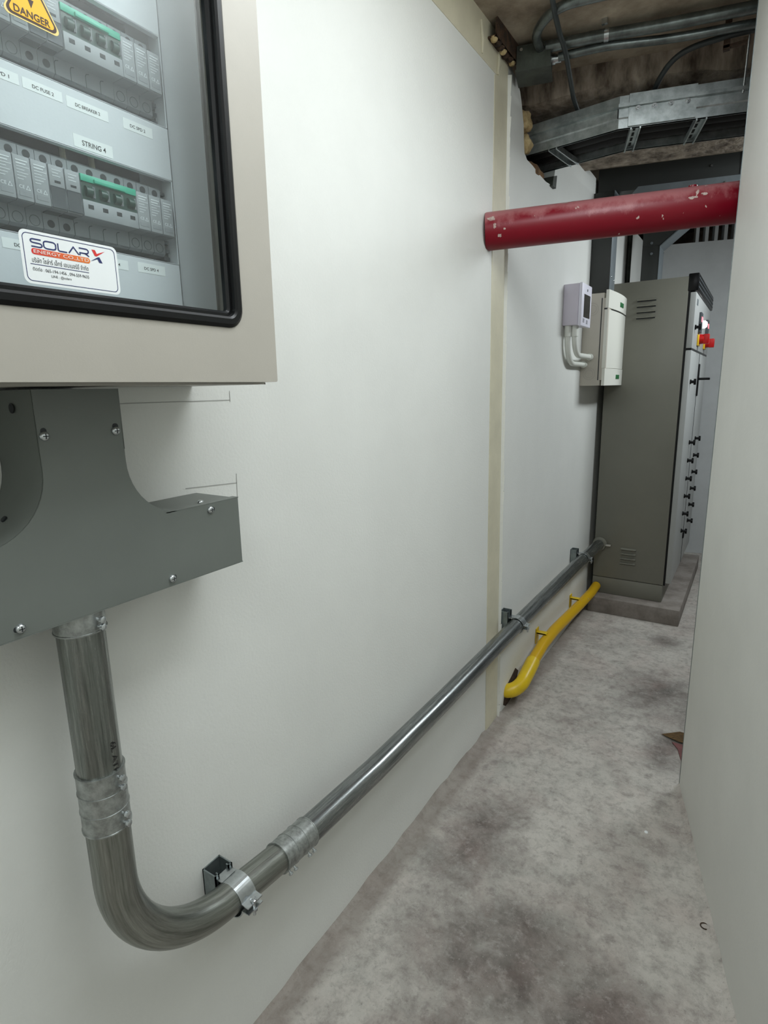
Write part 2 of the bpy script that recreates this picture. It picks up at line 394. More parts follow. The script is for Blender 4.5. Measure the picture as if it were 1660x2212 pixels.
THAI = [None]
def text(body, y0, y1, zc, h, x, m, parent, name='lettering', font=None, basis=None, wide=True, bold=0.0):
    """flat print facing +x, fitted between y0 and y1 (fits width), centred on zc with cap height about h"""
    cu = bpy.data.curves.new('t', 'FONT'); cu.body = body; cu.resolution_u = 3; cu.offset = bold
    if font: cu.font = font
    ob = bpy.data.objects.new('t', cu); C.objects.link(ob)
    dg = bpy.context.evaluated_depsgraph_get(); dg.update()
    me = bpy.data.meshes.new_from_object(ob.evaluated_get(dg))
    C.objects.unlink(ob); bpy.data.objects.remove(ob)
    if not me.vertices: return None
    xs = [v.co.x for v in me.vertices]; ys = [v.co.y for v in me.vertices]
    sx = (y1 - y0) / max(max(xs) - min(xs), 1e-6); sy = h / max(max(ys) - min(ys), 1e-6)
    if not wide: sx = sy
    org = ORIGIN[parent.name]; cx = (max(xs) + min(xs)) / 2; cy = (max(ys) + min(ys)) / 2
    for v in me.vertices:
        a = (v.co.x - cx) * sx; b = (v.co.y - cy) * sy
        if basis is None: p = Vector((x, (y0 + y1) / 2 + a, zc + b))
        else: p = Vector(basis[0]) + Vector(basis[1]) * a + Vector(basis[2]) * b
        v.co = p - org
    me.materials.clear(); me.materials.append(M[m])
    o2 = bpy.data.objects.new(name, me); C.objects.link(o2); o2.parent = parent; ORIGIN[o2.name] = org.copy()
    return o2

# ------------------------------------------------------------------ the setting
U = Vector((0.970, 0.243, 0)); V = Vector((-0.243, 0.970, 0))     # the old building's own axes
fl = MB().box(-1.0, 3.0, -1.6, 6.0, -0.1, 0.0).build('floor', 'floor'); struct(fl)

# left wall: outline in (y,z) with a ragged hole at the top for the tray
top = [(5.6, 2.33), (4.2, 2.335), (3.2, 2.36), (2.66, 2.36), (2.59, 2.31), (2.572, 2.245), (2.556, 2.19), (2.535, 2.158), (2.51, 2.143), (2.45, 2.138),
       (2.36, 2.142), (2.29, 2.150), (2.225, 2.152), (2.196, 2.166), (2.186, 2.205), (2.180, 2.25), (2.174, 2.262), (2.164, 2.285), (2.150, 2.315), (2.135, 2.338),
       (2.100, 2.362), (2.06, 2.372), (2.035, 2.385), (1.995, 2.398), (1.96, 2.42), (-1.55, 2.42)]
wl = MB().prism([(-1.55, 0.0), (5.6, 0.0)] + top, 'x', -0.10, 0.0).build('wall_left', 'wall', smooth=0); struct(wl)
def wallpart(name, pts, m, t):
    return MB().prism(pts, 'x', 0.0, t).build(name, m, wl, smooth=30)
lab(wallpart('sealer_strip', [(1.936, 0.0), (2.056, 0.0), (2.030, 1.2), (2.016, 2.385), (1.995, 2.398), (1.94, 2.31), (1.905, 2.30)], 'cream', 0.002), 'cream vertical sealer strip on white wall')
lab(wallpart('sealer_strip', [(-1.4, 2.296), (1.905, 2.305), (2.0, 2.31), (1.99, 2.40), (1.955, 2.42), (-1.4, 2.42)], 'cream', 0.0016), 'cream horizontal sealer band under the ceiling')
# ragged filler ridge beside the strip
rid = MB(); zs = [i * 0.06 for i in range(40)]
for i, z in enumerate(zs[:-1]):
    y = 2.058 - 0.042 * z / 2.35
    a = 0.018 + 0.008 * random.random(); b2 = 0.018 + 0.008 * random.random()
    y2 = 2.058 - 0.042 * zs[i + 1] / 2.35
    rid.add([(0, y - 0.004, z), (0.010, y + 0.004, z), (0, y + a, z), (0, y2 - 0.004, zs[i + 1]), (0.010 + 0.004 * random.random(), y2 + 0.004, zs[i + 1]), (0, y2 + b2, zs[i + 1])],
            [(0, 3, 4, 1), (1, 4, 5, 2)])
lab(rid.build('filler_ridge', 'filler', wl), 'rough white filler ridge beside cream strip')
# sealer dribbles near the top
MB().tube([(0.003, 1.79, 2.395), (0.004, 1.80, 2.35), (0.003, 1.802, 2.315)], [0.004, 0.006, 0.003], 8).tube([(0.003, 1.93, 2.37), (0.005, 1.925, 2.34), (0.004, 1.922, 2.305)], [0.003, 0.006, 0.004], 8).build('sealer_drip', 'cream', wl)
# pencil marks
pm = MB()
def pline(a, b):
    pm.ribbon([a, b], 0.0012, 0.0008)
pline((0.50, 1.336), (0.725, 1.336)); pline((0.725, 1.352), (0.725, 1.333)); pline((0.613, 1.194), (0.727, 1.187)); pline((0.727, 1.204), (0.724, 1.13))
lab(pm.build('pencil_mark', 'pencil', wl, smooth=0), 'faint pencil setting-out lines on white wall')

# right wall slab (leaning partition), its end nearest the passage at (0.692, 1.977)
A = Vector((0.692, 1.977)); D = Vector((0.2406, -0.9706)); Nn = Vector((0.9706, 0.2406))
q = [A, A + D * 3.6, A + D * 3.6 + Nn * 0.10, A + Nn * 0.10]
wr = MB().prism([(p.x, p.y) for p in q], 'z', 0.0, 2.42).build('wall_right', 'wall_right', smooth=0); struct(wr)
def fillet(name, a0, d0, n0, L_, seed):
    random.seed(seed); m_ = MB(); prev = None; k_ = int(L_ / 0.05)
    for i in range(k_ + 1):
        p = a0 + d0 * (L_ * i / k_); w_ = 0.010 + 0.012 * random.random(); h_ = 0.006 + 0.012 * random.random()
        cur = [(p.x - n0.x * 0.001, p.y - n0.y * 0.001, h_), (p.x + n0.x * w_ * 0.4, p.y + n0.y * w_ * 0.4, h_ * 0.5), (p.x + n0.x * w_, p.y + n0.y * w_, 0.0)]
        if prev: m_.add(prev + cur, [(0, 3, 4, 1), (1, 4, 5, 2)])
        prev = cur
    struct(m_.build(name, 'floor', None, smooth=60))
fillet('trim_2', Vector((0, -0.4)), Vector((0, 1)), Vector((1, 0)), 2.5, 4)
fillet('trim_3', A, D, -Nn, 2.6, 6)
# thin grey capping on the exposed panel edge
e0 = A + V.xy * 0.0
lab(MB().prism([(p.x, p.y) for p in (A + Vector(V.xy) * 0.002 - Nn * 0.001, A + Vector(V.xy) * 0.004 - Nn * 0.001, A + Vector(V.xy) * 0.004 + Nn * 0.1, A + Vector(V.xy) * 0.002 + Nn * 0.1)], 'z', 0.0, 2.419).build('edge_channel', 'strut', wr, smooth=0), 'grey metal channel on panel end')

wb = MB()
p0 = Vector((-0.6, 4.85)); p1 = Vector((3.0, 5.75))
wb.prism([tuple(p0), tuple(p1), (p1.x - 0.03, p1.y + 0.12), (p0.x - 0.03, p0.y + 0.12)], 'z', 0.0, 2.36)
we = wb.build('wall_end', 'wall_far', smooth=0); struct(we)
struct(MB().box(2.9, 3.0, -1.6, 6.0, 0, 2.8).build('wall_passage', 'wall_far', smooth=0))
struct(MB().box(-1.0, 3.0, -1.6, -1.5, 0, 2.8).build('wall_back', 'wall_right', smooth=0))
struct(MB().box(-1.0, -0.9, -1.6, 6.0, 0, 2.8).build('wall_void', 'ceil', smooth=0))
struct(MB().box(-1.0, 3.0, 5.95, 6.05, 0, 2.8).build('wall_void_end', 'ceil', smooth=0))

def ucs(u, v): return tuple((U * u + V * v).xy)
# ceiling: low slab near, beam drop, then a higher bay
ce = MB().prism([ucs(-2.2, -2.6), ucs(4.0, -2.6), ucs(4.0, 2.18), ucs(-2.2, 2.18)], 'z', 2.42, 2.9).build('ceiling', 'ceil', smooth=0); struct(ce)
MB_beam = MB()
nu, nv = 60, 1
# rough beam: front face with ragged lower arris
us = [-1.5 + 5.5 * i / 70 for i in range(71)]
vb = []; fb = []
for i, u in enumerate(us):
    jag = 0.012 * math.sin(u * 9) + 0.016 * random.random()
    for (v_, z_) in ((2.16, 2.425), (2.17 + 0.008 * random.random(), 2.385), (2.175, 2.345 + jag), (2.20 + 0.02 * random.random(), 2.333 + 0.004 * random.random()), (2.50, 2.33), (2.93, 2.332), (2.93, 2.9)):
        p = U * u + V * v_; vb.append((p.x, p.y, z_))
k = 7
for i in range(70):
    for j in range(k - 1): fb.append((i * k + j, (i + 1) * k + j, (i + 1) * k + j + 1, i * k + j + 1))
beam = MB().add(vb, fb).build('ceiling_beam', 'beam', None, smooth=50); struct(beam)
ch = MB().prism([ucs(-2.2, 2.9), ucs(4.6, 2.9), ucs(4.6, 6.5), ucs(-2.2, 6.5)], 'z', 2.62, 2.9).build('ceiling_bay', 'ceil', smooth=0); struct(ch)
# corrugation ribs of the bay edge above the end wall
for i in range(9):
    u = 1.52 + i * 0.062
    p = [U * (u + du) + V * dv for du, dv in ((0, 4.90), (0.022, 4.90), (0.022, 5.0), (0, 5.0))]
    MB().prism([(a.x, a.y) for a in p], 'z', 2.34, 2.62).build('ceiling_rib', 'wall_far', we, smooth=0)

# rusty angle bracket, hole lining, foam
rb = thing('angle_bracket', 'rusted steel angle bracket at top of white wall below ceiling', 'bracket', (0.03, 1.92, 2.42))
bmx = MB()
bmx.box(-0.012, 0.030, 1.845, 2.03, 2.37, 2.376).box(0.026, 0.032, 1.845, 2.03, 2.37, 2.42)
bmx.build('angle', 'rust', rb)
for i in range(7):
    y = 1.855 + i * 0.026
    MB().disc_stack((0.012 + 0.01 * random.random(), y, 2.368), (0.1, 0.1, -1), [(-0.006, 0.012), (0.003, 0.011), (0.007, 0.006)], 7).build('mortar_lump', 'rust' if i % 3 else 'foam', rb)
def lump(name, c, r, m, label, seed, sq=(1, 1, 1)):
    random.seed(seed); bm = bmesh.new(); bmesh.ops.create_icosphere(bm, subdivisions=3, radius=1)
    for v in bm.verts:
        n = 1 + 0.16 * math.sin(v.co.x * 5 + seed) + 0.14 * math.sin(v.co.y * 7 + seed * 2) + 0.12 * math.sin(v.co.z * 6 - seed)
        v.co = Vector((c[0] + v.co.x * r * sq[0] * n, c[1] + v.co.y * r * sq[1] * n, c[2] + v.co.z * r * sq[2] * n))
    b = MB(); b.bm(bm); bm.free(); o = b.build(name, m, None, smooth=80)
    if label: tag(o, label, 'foam')
    return o
tag(lump('foam_lump', (-0.03, 2.225, 2.275), 0.034, 'foam', None, 3, (1, 1, 1.3)), 'upper lump of cream foam above the tray end in wall hole', 'foam')
tag(lump('foam_lump', (-0.02, 2.235, 2.207), 0.030, 'foam', None, 5, (1, 1, 1)), 'lower lump of yellow foam beside the tray end in wall hole', 'foam')
tag(lump('insulation_wad', (-0.022, 2.365, 2.150), 0.06, 'wool', None, 8, (0.4, 1.9, 0.45)), 'brown fibrous insulation wad in wall hole below tray', 'insulation')
tag(MB().prism([(2.50, 2.135), (2.545, 2.135), (2.553, 2.185), (2.51, 2.172)], 'x', -0.03, 0.012).build('metal_scrap', 'old_box', None, smooth=0), 'dark green metal scrap at right corner of wall hole', 'scrap')

# ------------------------------------------------------------------ wall cabinet with window (upper left)
cab = thing('wall_cabinet', 'beige steel wall cabinet with glazed door showing breakers', 'electrical cabinet', (0.0, 0.345, 1.36))
Y0, Y1, Z0, Z1 = 0.045, 0.645, 1.360, 2.16
b = MB()
b.box(0.0, 0.002, Y0, Y1, Z0, Z1).box(0.0, 0.166, Y1 - 0.002, Y1, Z0, Z1).box(0.0, 0.166, Y0, Y0 + 0.002, Z0, Z1)
b.box(0.0, 0.166, Y0, Y1, Z0, Z0 + 0.002).box(0.0, 0.166, Y0, Y1, Z1 - 0.002, Z1)
b.build('body', 'beige', cab)
MB().ring(rr(Y0 + .002, Y1 - .002, Z0 + .002, Z1 - .002, 0.002), rr(0.075, 0.630, 1.385, 2.13, 0.004), 0.160, 0.166).build('body_flange', 'beige', cab)
MB().box(0.0915, 0.0930, 0.5630, 0.628, 1.40, 2.12).build('side_filler', 'inner', cab, smooth=0)
MB().box(0.0915, 0.0930, 0.09, 0.5630, 1.40, 1.4615).build('bottom_filler', 'inner', cab, smooth=0)
MB().box(0.010, 0.013, Y0 + .01, Y1 - .004, Z0 + .01, Z1 - .01).build('mounting_plate', 'inner', cab)
WIN = (0.118, 0.576, 1.441, 2.085)
MB().ring(rr(Y0 - .001, Y1 + .001, Z0 + .003, Z1, 0.003), rr(*WIN, 0.016), 0.1715, 0.190).build('door_frame', 'beige', cab)
gb = MB()
prof = [(-0.004, 0.178), (-0.008, 0.191), (-0.0035, 0.1945), (0.003, 0.1945), (0.006, 0.1925), (0.007, 0.187), (0.0105, 0.187), (0.0135, 0.184), (0.0135, 0.178)]
loops = [[(x, *p) for p in rr(WIN[0] + o, WIN[1] - o, WIN[2] + o, WIN[3] - o, max(0.018 - o, 0.003), 8)] for o, x in prof]
n = len(loops[0])
for i in range(len(loops)):
    j = (i + 1) % len(loops); o = len(gb.v)
    gb.add(loops[i] + loops[j], [(k, (k + 1) % n, n + (k + 1) % n, n + k) for k in range(n)])
gb.build('window_gasket', 'black', cab, smooth=60)
MB().box(0.1765, 0.1800, WIN[0] + .002, WIN[1] - .002, WIN[2] + .002, WIN[3] - .002).build('glass_pane', 'glass', cab)

# cover plate with two long cut-outs
DZ = 0.168
fp = MB(); fx0, fx1 = 0.0985, 0.100; fy0, fy1 = 0.10, 0.561
cuts = [(1.522, 1.627), (1.522 + DZ, 1.627 + DZ), (1.522 + 2 * DZ, 1.627 + 2 * DZ)]
zlast = 1.463
for (a, c_) in cuts:
    fp.box(fx0, fx1, fy0, fy1, zlast, a); fp.box(fx0, fx1, 0.5585, fy1, a, c_); fp.box(fx0, fx1, fy0, 0.12, a, c_); zlast = c_
fp.box(fx0, fx1, fy0, fy1, zlast, 2.07)
for z in [1.463] + [c for p in cuts for c in p]:
    fp.box(fx0 - 0.006, fx1, fy0, fy1 - 0.001, z - 0.0006, z + 0.0006)
fp.box(fx0 - 0.02, fx1, fy1 - 0.001, fy1, 1.463, 2.07)
fp.build('cover_plate', 'inner', cab)

# modular devices: one row built, then copied
def prof_dev(nose, zc=1.575):
    return [(0.046, zc - 0.043), (0.046, zc + 0.043), (0.086, zc + 0.043), (0.090, zc + 0.040), (0.090, zc + nose), (0.1105, zc + nose), (0.112, zc + nose - 0.002),
            (0.112, zc - nose + 0.002), (0.1105, zc - nose), (0.090, zc - nose), (0.090, zc - 0.040), (0.086, zc - 0.043)]
def holes(parent, ys, zc, up=True, low=None):
    for y in ys:
        if up: MB().disc_stack((0.0899, y, zc + 0.0335), (1, 0, 0), [(0, 0.0042), (0.0004, 0.0042), (0.0004, 0.0001)], 14).build('terminal', 'hole', parent, smooth=0)
        if low == 'hole': MB().disc_stack((0.0899, y, zc - 0.0335), (1, 0, 0), [(0, 0.0042), (0.0004, 0.0042), (0.0004, 0.0001)], 14).build('terminal', 'hole', parent, smooth=0)
        if low == 'ring':
            MB().ring(arc(y, zc - 0.0335, 0.0058, 0, 345, 23), arc(y, zc - 0.0335, 0.0052, 0, 345, 23), 0.0899, 0.0902).build('terminal', 'moddark', parent, smooth=0)
        if low == 'arch':
            MB().ribbon([(y + 0.008, zc - 0.0415), (y - 0.004, zc - 0.0415)], 0.0006, 0.0903).ribbon([(y - 0.0087, zc - 0.0415), (y - 0.0087, zc - 0.029), (y - 0.0075, zc - 0.0265), (y - 0.004, zc - 0.0255)], 0.0008, 0.0903).build('terminal', 'moddark', parent, smooth=0)
row = []
def spd(y0, zc=1.575):
    d = MB().prism(prof_dev(0.0225, zc), 'y', y0 + 0.0003, y0 + 0.0177).build('surge_arrester', 'modlow', cab, smooth=25)
    MB().box(0.0895, 0.1125, y0 + 0.0005, y0 + 0.0175, zc - 0.0215, zc + 0.0218, 0.0006).build('cartridge', 'modgrey', d)
    MB().box(0.1122, 0.1128, y0 + 0.003, y0 + 0.015, zc - 0.0175, zc - 0.0130).build('indicator', 'modlow', d)
    holes(d, [y0 + 0.009], zc, True, 'ring')
    t = MB()
    for k, wd in enumerate((0.012, 0.010, 0.013, 0.008, 0.0115, 0.009, 0.006)):
        t.ribbon([(y0 + 0.003, zc + 0.017 - k * 0.003), (y0 + 0.003 + wd, zc + 0.017 - k * 0.003)], 0.0011 if k < 2 else 0.0006, 0.1128)
    t.ribbon([(y0 + 0.0105, zc - 0.0105), (y0 + 0.0145, zc - 0.0105), (y0 + 0.0125, zc - 0.0066)], 0.0005, 0.1128, True)
    t.build('lettering', 'printgrey', d, smooth=0)
    text('CE', y0 + 0.0035, y0 + 0.009, zc - 0.0085, 0.0034, 0.1128, 'printgrey', d)
    row.append(d)
def fuse(y0, zc=1.575):
    d = MB().prism(prof_dev(0.0225, zc), 'y', y0 + 0.0003, y0 + 0.0177).build('fuse_holder', 'modlow', cab, smooth=25)
    MB().box(0.0895, 0.1132, y0 + 0.0006, y0 + 0.0174, zc + 0.0005, zc + 0.0222, 0.0007).build('fuse_lever', 'modgrey', d)
    MB().prism([(0.09, zc), (0.1132, zc), (0.1124, zc - 0.010), (0.1128, zc - 0.021), (0.09, zc - 0.0238)], 'y', y0 + 0.001, y0 + 0.017).build('lever_grip', 'moddark', d, smooth=25)
    MB().box(0.1120, 0.1136, y0 + 0.006, y0 + 0.0125, zc + 0.0045, zc + 0.0068).build('window', 'hole', d, smooth=0)
    t = MB()
    for k, wd in enumerate((0.010, 0.007, 0.009)):
        t.ribbon([(y0 + 0.004, zc + 0.0175 - k * 0.003), (y0 + 0.004 + wd, zc + 0.0175 - k * 0.003)], 0.0007, 0.1135)
    t.build('lettering', 'printgrey', d, smooth=0)
    holes(d, [y0 + 0.009], zc, True, 'hole'); row.append(d)
def breaker(y0, zc=1.575):
    d = MB().prism(prof_dev(0.0225, zc), 'y', y0 + 0.0003, y0 + 0.0717).build('circuit_breaker', 'modlow', cab, smooth=25)
    MB().box(0.0895, 0.1138, y0 + 0.0006, y0 + 0.0714, zc + 0.0150, zc + 0.0226, 0.0006).box(0.112, 0.1160, y0 + 0.016, y0 + 0.056, zc + 0.0152, zc + 0.0195, 0.0006).build('release_bar', 'green', d)
    MB().box(0.0895, 0.1123, y0 + 0.0008, y0 + 0.0712, zc - 0.0045, zc + 0.0155).build('window', 'greendk', d, smooth=0)
    for k in range(4):
        yk = y0 + 0.018 * k + 0.009
        MB().tube([(0.112, yk - 0.004, zc + 0.005), (0.112, yk + 0.004, zc + 0.005)], 0.0058, 12).build('toggle', 'greendk', d)
        MB().box(0.1112, 0.1150, yk + 0.0045, yk + 0.0052, zc - 0.001, zc + 0.011).box(0.1112, 0.1150, yk + 0.0062, yk + 0.0068, zc - 0.001, zc + 0.011).build('toggle_rib', 'modgrey', d, smooth=0)
    MB().box(0.0895, 0.1135, y0 + 0.0006, y0 + 0.0714, zc - 0.0226, zc - 0.0045, 0.0006).build('front_strip', 'modgrey', d)
    for k in range(4):
        yk = y0 + 0.018 * k + 0.0095
        MB().box(0.1130, 0.1139, yk - 0.003, yk + 0.0034, zc - 0.0135, zc - 0.0092).build('marker_slot', 'hole', d, smooth=0)
    holes(d, [y0 + 0.018 * k + 0.009 for k in range(4)], zc, True, 'arch'); row.append(d)
for k in range(3): spd(0.493 + 0.018 * k)
breaker(0.421)
for k in range(2): fuse(0.385 + 0.018 * k)
for k in range(3): spd(0.331 + 0.018 * k)
breaker(0.259)
for k in range(2): fuse(0.223 + 0.018 * k)
rail = MB().box(0.036, 0.046, 0.12, 0.556, 1.557, 1.593).build('mounting_rail', 'zinc', cab)
# dark sheet paints the shade behind the rail; trunking fingers at right end
shade_sheet = MB().box(0.03, 0.034, 0.12, 0.5585, 1.50, 1.66).build('recess_shade_sheet', 'void', cab, smooth=0)
fing = []
for z in (1.531, 1.541, 1.552, 1.592, 1.603, 1.613):
    fing.append(MB().box(0.040, 0.084, 0.549, 0.5582, z - 0.0022, z + 0.0022).build('trunking_finger', 'moddark', cab, smooth=0))
bus = []
for k in range(5):
    bus.append(MB().box(0.070, 0.0725, 0.500 - 0.0175 * k - (0.105 if k > 2 else 0), 0.5085 - 0.0175 * k - (0.105 if k > 2 else 0), 1.5265, 1.5282).build('cable_tie', 'paper', cab, smooth=0))
wires = []
for k, y in enumerate((0.43, 0.466)):
    wires.append(MB().tube([(0.07, y, 1.612), (0.066, y + 0.002, 1.64)], 0.0035, 8).build('yellow_wire', 'cream', cab))
for d in list(row) + [rail, shade_sheet] + fing + bus:
    for m_ in (1, 2): copy_part(d, cab, (0, 0, DZ * m_))
# labels on the cover plate
def strip(body, y0, y1, z0, z1, ta, tb, h, bold=False):
    s_ = MB().box(0.100, 0.1003, y0, y1, z0, z1).build('label_strip', 'paper', cab, smooth=0)
    text(body, ta, tb, (z0 + z1) / 2 - 0.0005, h, 0.10045, 'print', s_, bold=0.012)
strip('STRING 4', 0.427, 0.4755, 1.6298, 1.6432, 0.437, 0.4665, 0.0056)
for n_, dz in (('2', 0.0), ('4', -0.166)):
    strip('DC FUSE ' + n_, 0.377 if dz == 0 else 0.333, 0.4195 if dz == 0 else 0.40, 1.6705 + dz, 1.681 + dz, 0.387 if dz == 0 else 0.345, 0.410 if dz == 0 else 0.368, 0.0036)
    strip('DC BREAKER ' + n_, 0.424, 0.4745 if dz == 0 else 0.4805, 1.6690 + dz, 1.6805 + dz, 0.434, 0.464 if dz == 0 else 0.469, 0.0036)
    strip('DC SPD ' + n_, 0.494, 0.5355, 1.6680 + dz + 0.002, 1.6800 + dz + 0.002, 0.5035, 0.525, 0.0036)
strip('DC SPD 1', 0.331, 0.3735, 1.6705, 1.681, 0.3405, 0.364, 0.0036)

# danger sign on the glass
GX = 0.1803
def tri(r_in, cy=0.3505, cz=1.7075, n=6):
    pts = []; R = 0.0322
    for a in (-30, 90, 210):
        vx, vz = cy + (R - 0) * math.cos(math.radians(a)), cz + (R - 0) * math.sin(math.radians(a))
        rad = 0.0042
        px, pz = cy + (R - 2 * rad - 2 * r_in) * math.cos(math.radians(a)), cz + (R - 2 * rad - 2 * r_in) * math.sin(math.radians(a))
        rd = rad * (1 if r_in < 0.002 else 0.75)
        for i in range(n + 1):
            q_ = math.radians(a - 60 + 120 * i / n); pts.append((px + rd * math.cos(q_), pz + rd * math.sin(q_)))
    return pts
ds = MB().prism(tri(0.0), 'x', GX, GX + 0.0003).build('danger_sign', 'signrim', cab, smooth=0)
lab(ds, 'yellow triangular danger sticker on glass')
MB().prism(tri(0.0012), 'x', GX + 0.0003, GX + 0.0005).build('border', 'signink', ds, smooth=0)
MB().prism(tri(0.0021), 'x', GX + 0.0005, GX + 0.0007).build('face', 'signyellow', ds, smooth=0)
text('DANGER', 0.3340, 0.3670, 1.6985, 0.0062, GX + 0.0009, 'signink', ds, bold=0.02)
MB().add([(GX + .0009, *p) for p in ((0.3490, 1.728), (0.3515, 1.728), (0.3510, 1.7115), (0.3535, 1.7115), (0.3505, 1.7045), (0.3475, 1.7125), (0.3492, 1.7118))], [(0, 1, 2, 3, 4, 5, 6)]).build('arrow', 'signink', ds, smooth=0)

# company sticker on the glass (the code square is left blank)
st = MB().prism(rr(0.310, 0.4115, 1.4575, 1.5068, 0.006, 6), 'x', GX, GX + 0.0003).build('company_sticker', 'paper', cab, smooth=0)
lab(st, 'white company sticker with navy border on glass')
SX = GX + 0.0005
MB().ring(rr(0.3128, 0.4088, 1.4600, 1.5043, 0.0048, 6), rr(0.3134, 0.4082, 1.4606, 1.5037, 0.0044, 6), GX + 0.0003, SX).build('border', 'navy', st, smooth=0)
lg = MB(); lw = 0.0013
def P(y, z): return (0.3200 + y * 0.0590, 1.4918 + z * 0.0078)
def arcp(cy, cz, ry, rz, a0, a1, n=6): return [P(cy + ry * math.cos(math.radians(a0 + (a1 - a0) * i / n)), cz + rz * math.sin(math.radians(a0 + (a1 - a0) * i / n))) for i in range(n + 1)]
lg.ribbon([P(0.175, 0.95)] + arcp(0.045, 0.74, 0.04, 0.21, 90, 270) + arcp(0.145, 0.29, 0.04, 0.22, 90, -90) + [P(0.01, 0.07)], lw, SX)
lg.ribbon(arcp(0.36, 0.68, 0.055, 0.27, 0, 90, 4) + arcp(0.27, 0.68, 0.055, 0.27, 90, 180, 4) + arcp(0.27, 0.34, 0.055, 0.27, 180, 270, 4) + arcp(0.36, 0.34, 0.055, 0.27, 270, 360, 4), lw, SX, True)
lg.ribbon([P(0.455, 0.98), P(0.455, 0.2), P(0.475, 0.07), P(0.605, 0.07)], lw, SX)
lg.ribbon([P(0.635, 0.05), P(0.725, 0.9), P(0.815, 0.05)], lw, SX)
lg.ribbon([P(0.835, 0.05), P(0.835, 0.36), P(0.95, 0.36)] + arcp(0.955, 0.66, 0.04, 0.28, -90, 90, 5) + [P(0.825, 0.94)], lw, SX)
lg.ribbon([P(0.93, 0.36), P(1.0, 0.05)], lw, SX)
lg.build('wordmark', 'navy', st, smooth=0)
cp = MB().prism(rr(0.3200, 0.3795, 1.4852, 1.4908, 0.0026, 6), 'x', GX + 0.0003, SX).build('capsule', 'capsule', st, smooth=0)
text('ENERGY CO.,LTD', 0.3220, 0.3780, 1.4879, 0.0036, SX + 0.0002, 'white_ink', st)
MB().add([(SX, *p) for p in ((0.3825, 1.5000), (0.3862, 1.5000), (0.3880, 1.4965), (0.3975, 1.5003), (0.3875, 1.4938), (0.3855, 1.4940))], [(0, 1, 2, 5), (2, 3, 4, 5)]).build('emblem_red', 'red_ink', st, smooth=0)
MB().add([(SX, *p) for p in ((0.3800, 1.4880), (0.3885, 1.4932), (0.3905, 1.4936), (0.3935, 1.4878), (0.3898, 1.4878), (0.3880, 1.4912))], [(0, 5, 2, 1), (5, 4, 3, 2)]).build('emblem_navy', 'navy', st, smooth=0)
text('บริษัท โซล่าร์ เอ็กซ์ เอนเนอร์ยี่ จำกัด', 0.3195, 0.3765, 1.4803, 0.0052, SX, 'print', st)
MB().ribbon([(0.3175, 1.4760), (0.3768, 1.4760)], 0.0006, SX).build('rule', 'navy', st, smooth=0)
text('ติดต่อ : 065-194-1456 , 094-559-9635', 0.3192, 0.3762, 1.4716, 0.0042, SX, 'print', st)
text('LINE : @solarx', 0.3365, 0.3570, 1.4665, 0.0032, SX, 'print', st)

# ------------------------------------------------------------------ wireway tee under the cabinet
tee = thing('wireway_tee', 'grey-green sheet steel wireway tee under the beige cabinet', 'wireway', (0.0, 0.392, 1.077))
outl = [(0.150, 1.077), (0.635, 1.077), (0.635, 1.183)] + arc(0.528, 1.264, 0.081, -90, -180, 12) + [(0.446, 1.357), (0.341, 1.357)] + arc(0.260, 1.264, 0.081, 0, -90, 12) + [(0.150, 1.183)]
sh = MB(); n = len(outl)
def inset(pts, d):
    out = []
    for i, p in enumerate(pts):
        a = Vector(pts[i - 1]); b_ = Vector(pts[(i + 1) % len(pts)]); p = Vector(p)
        d1 = (p - a).normalized(); d2 = (b_ - p).normalized(); n1 = Vector((-d1.y, d1.x)); n2 = Vector((-d2.y, d2.x)); m_ = (n1 + n2).normalized()
        out.append(tuple(p + m_ * d / max(m_.dot(n1), 0.3)))
    return out
inn = inset(outl, 0.0012)
sh.ring(outl, inn, 0.0, 0.0968)
sh.prism(outl, 'x', 0.0, 0.0012)
sh.build('trough', 'duct', tee, smooth=30)
cov = MB().prism(outl, 'x', 0.0980, 0.0995)
cov.box(0.086, 0.0995, 0.50, 0.6362, 1.1832, 1.1845).box(0.086, 0.0995, 0.150, 0.6362, 1.0755, 1.0768).box(0.086, 0.0995, 0.4462, 0.4475, 1.28, 1.357)
cov.build('cover', 'duct', tee, smooth=30)
def screw(name, c, d, r, parent, m='zinc'):
    s_ = MB().disc_stack(c, d, [(0, r), (r * 0.35, r * 0.96), (r * 0.62, r * 0.7), (r * 0.74, r * 0.3)], 14).build(name, m, parent, smooth=60)
    return s_
def cross(parent, c, r):
    t = MB(); x, y, z = c
    t.box(x + r * 0.55, x + r * 0.78, y - r * 0.55, y + r * 0.55, z - r * 0.09, z + r * 0.09).box(x + r * 0.55, x + r * 0.78, y - r * 0.09, y + r * 0.09, z - r * 0.55, z + r * 0.55)
    t.build('recess', 'hole', parent, smooth=0)
for (y, z, sy, sz) in ((0.3480, 1.304, 0.0, 0.006), (0.437, 1.304, 0.001, 0.006), (0.578, 1.174, 0.005, 0.0), (0.499, 1.087, 0.004, 0.001), (0.291, 1.088, -0.004, 0.0)):
    MB().prism(rr(y - 0.0035 + min(sy, 0), y + 0.0035 + max(sy, 0), z - 0.0035, z + 0.0035 + sz, 0.0033, 5), 'x', 0.0994, 0.0997).build('keyhole_slot', 'hole', tee, smooth=0)
    s_ = screw('cover_screw', (0.0996, y, z), (1, 0, 0), 0.0058, tee); cross(s_, (0.0996, y, z), 0.0058)
screw('cover_screw', (0.078, 0.578, 1.1835), (0, 0, 1), 0.005, tee)
MB().disc_stack((0.052, 0.3395, 1.336), (0, -1, 0), [(0, 0.006), (0.0005, 0.006)], 14).build('vent_hole', 'hole', tee, smooth=0)
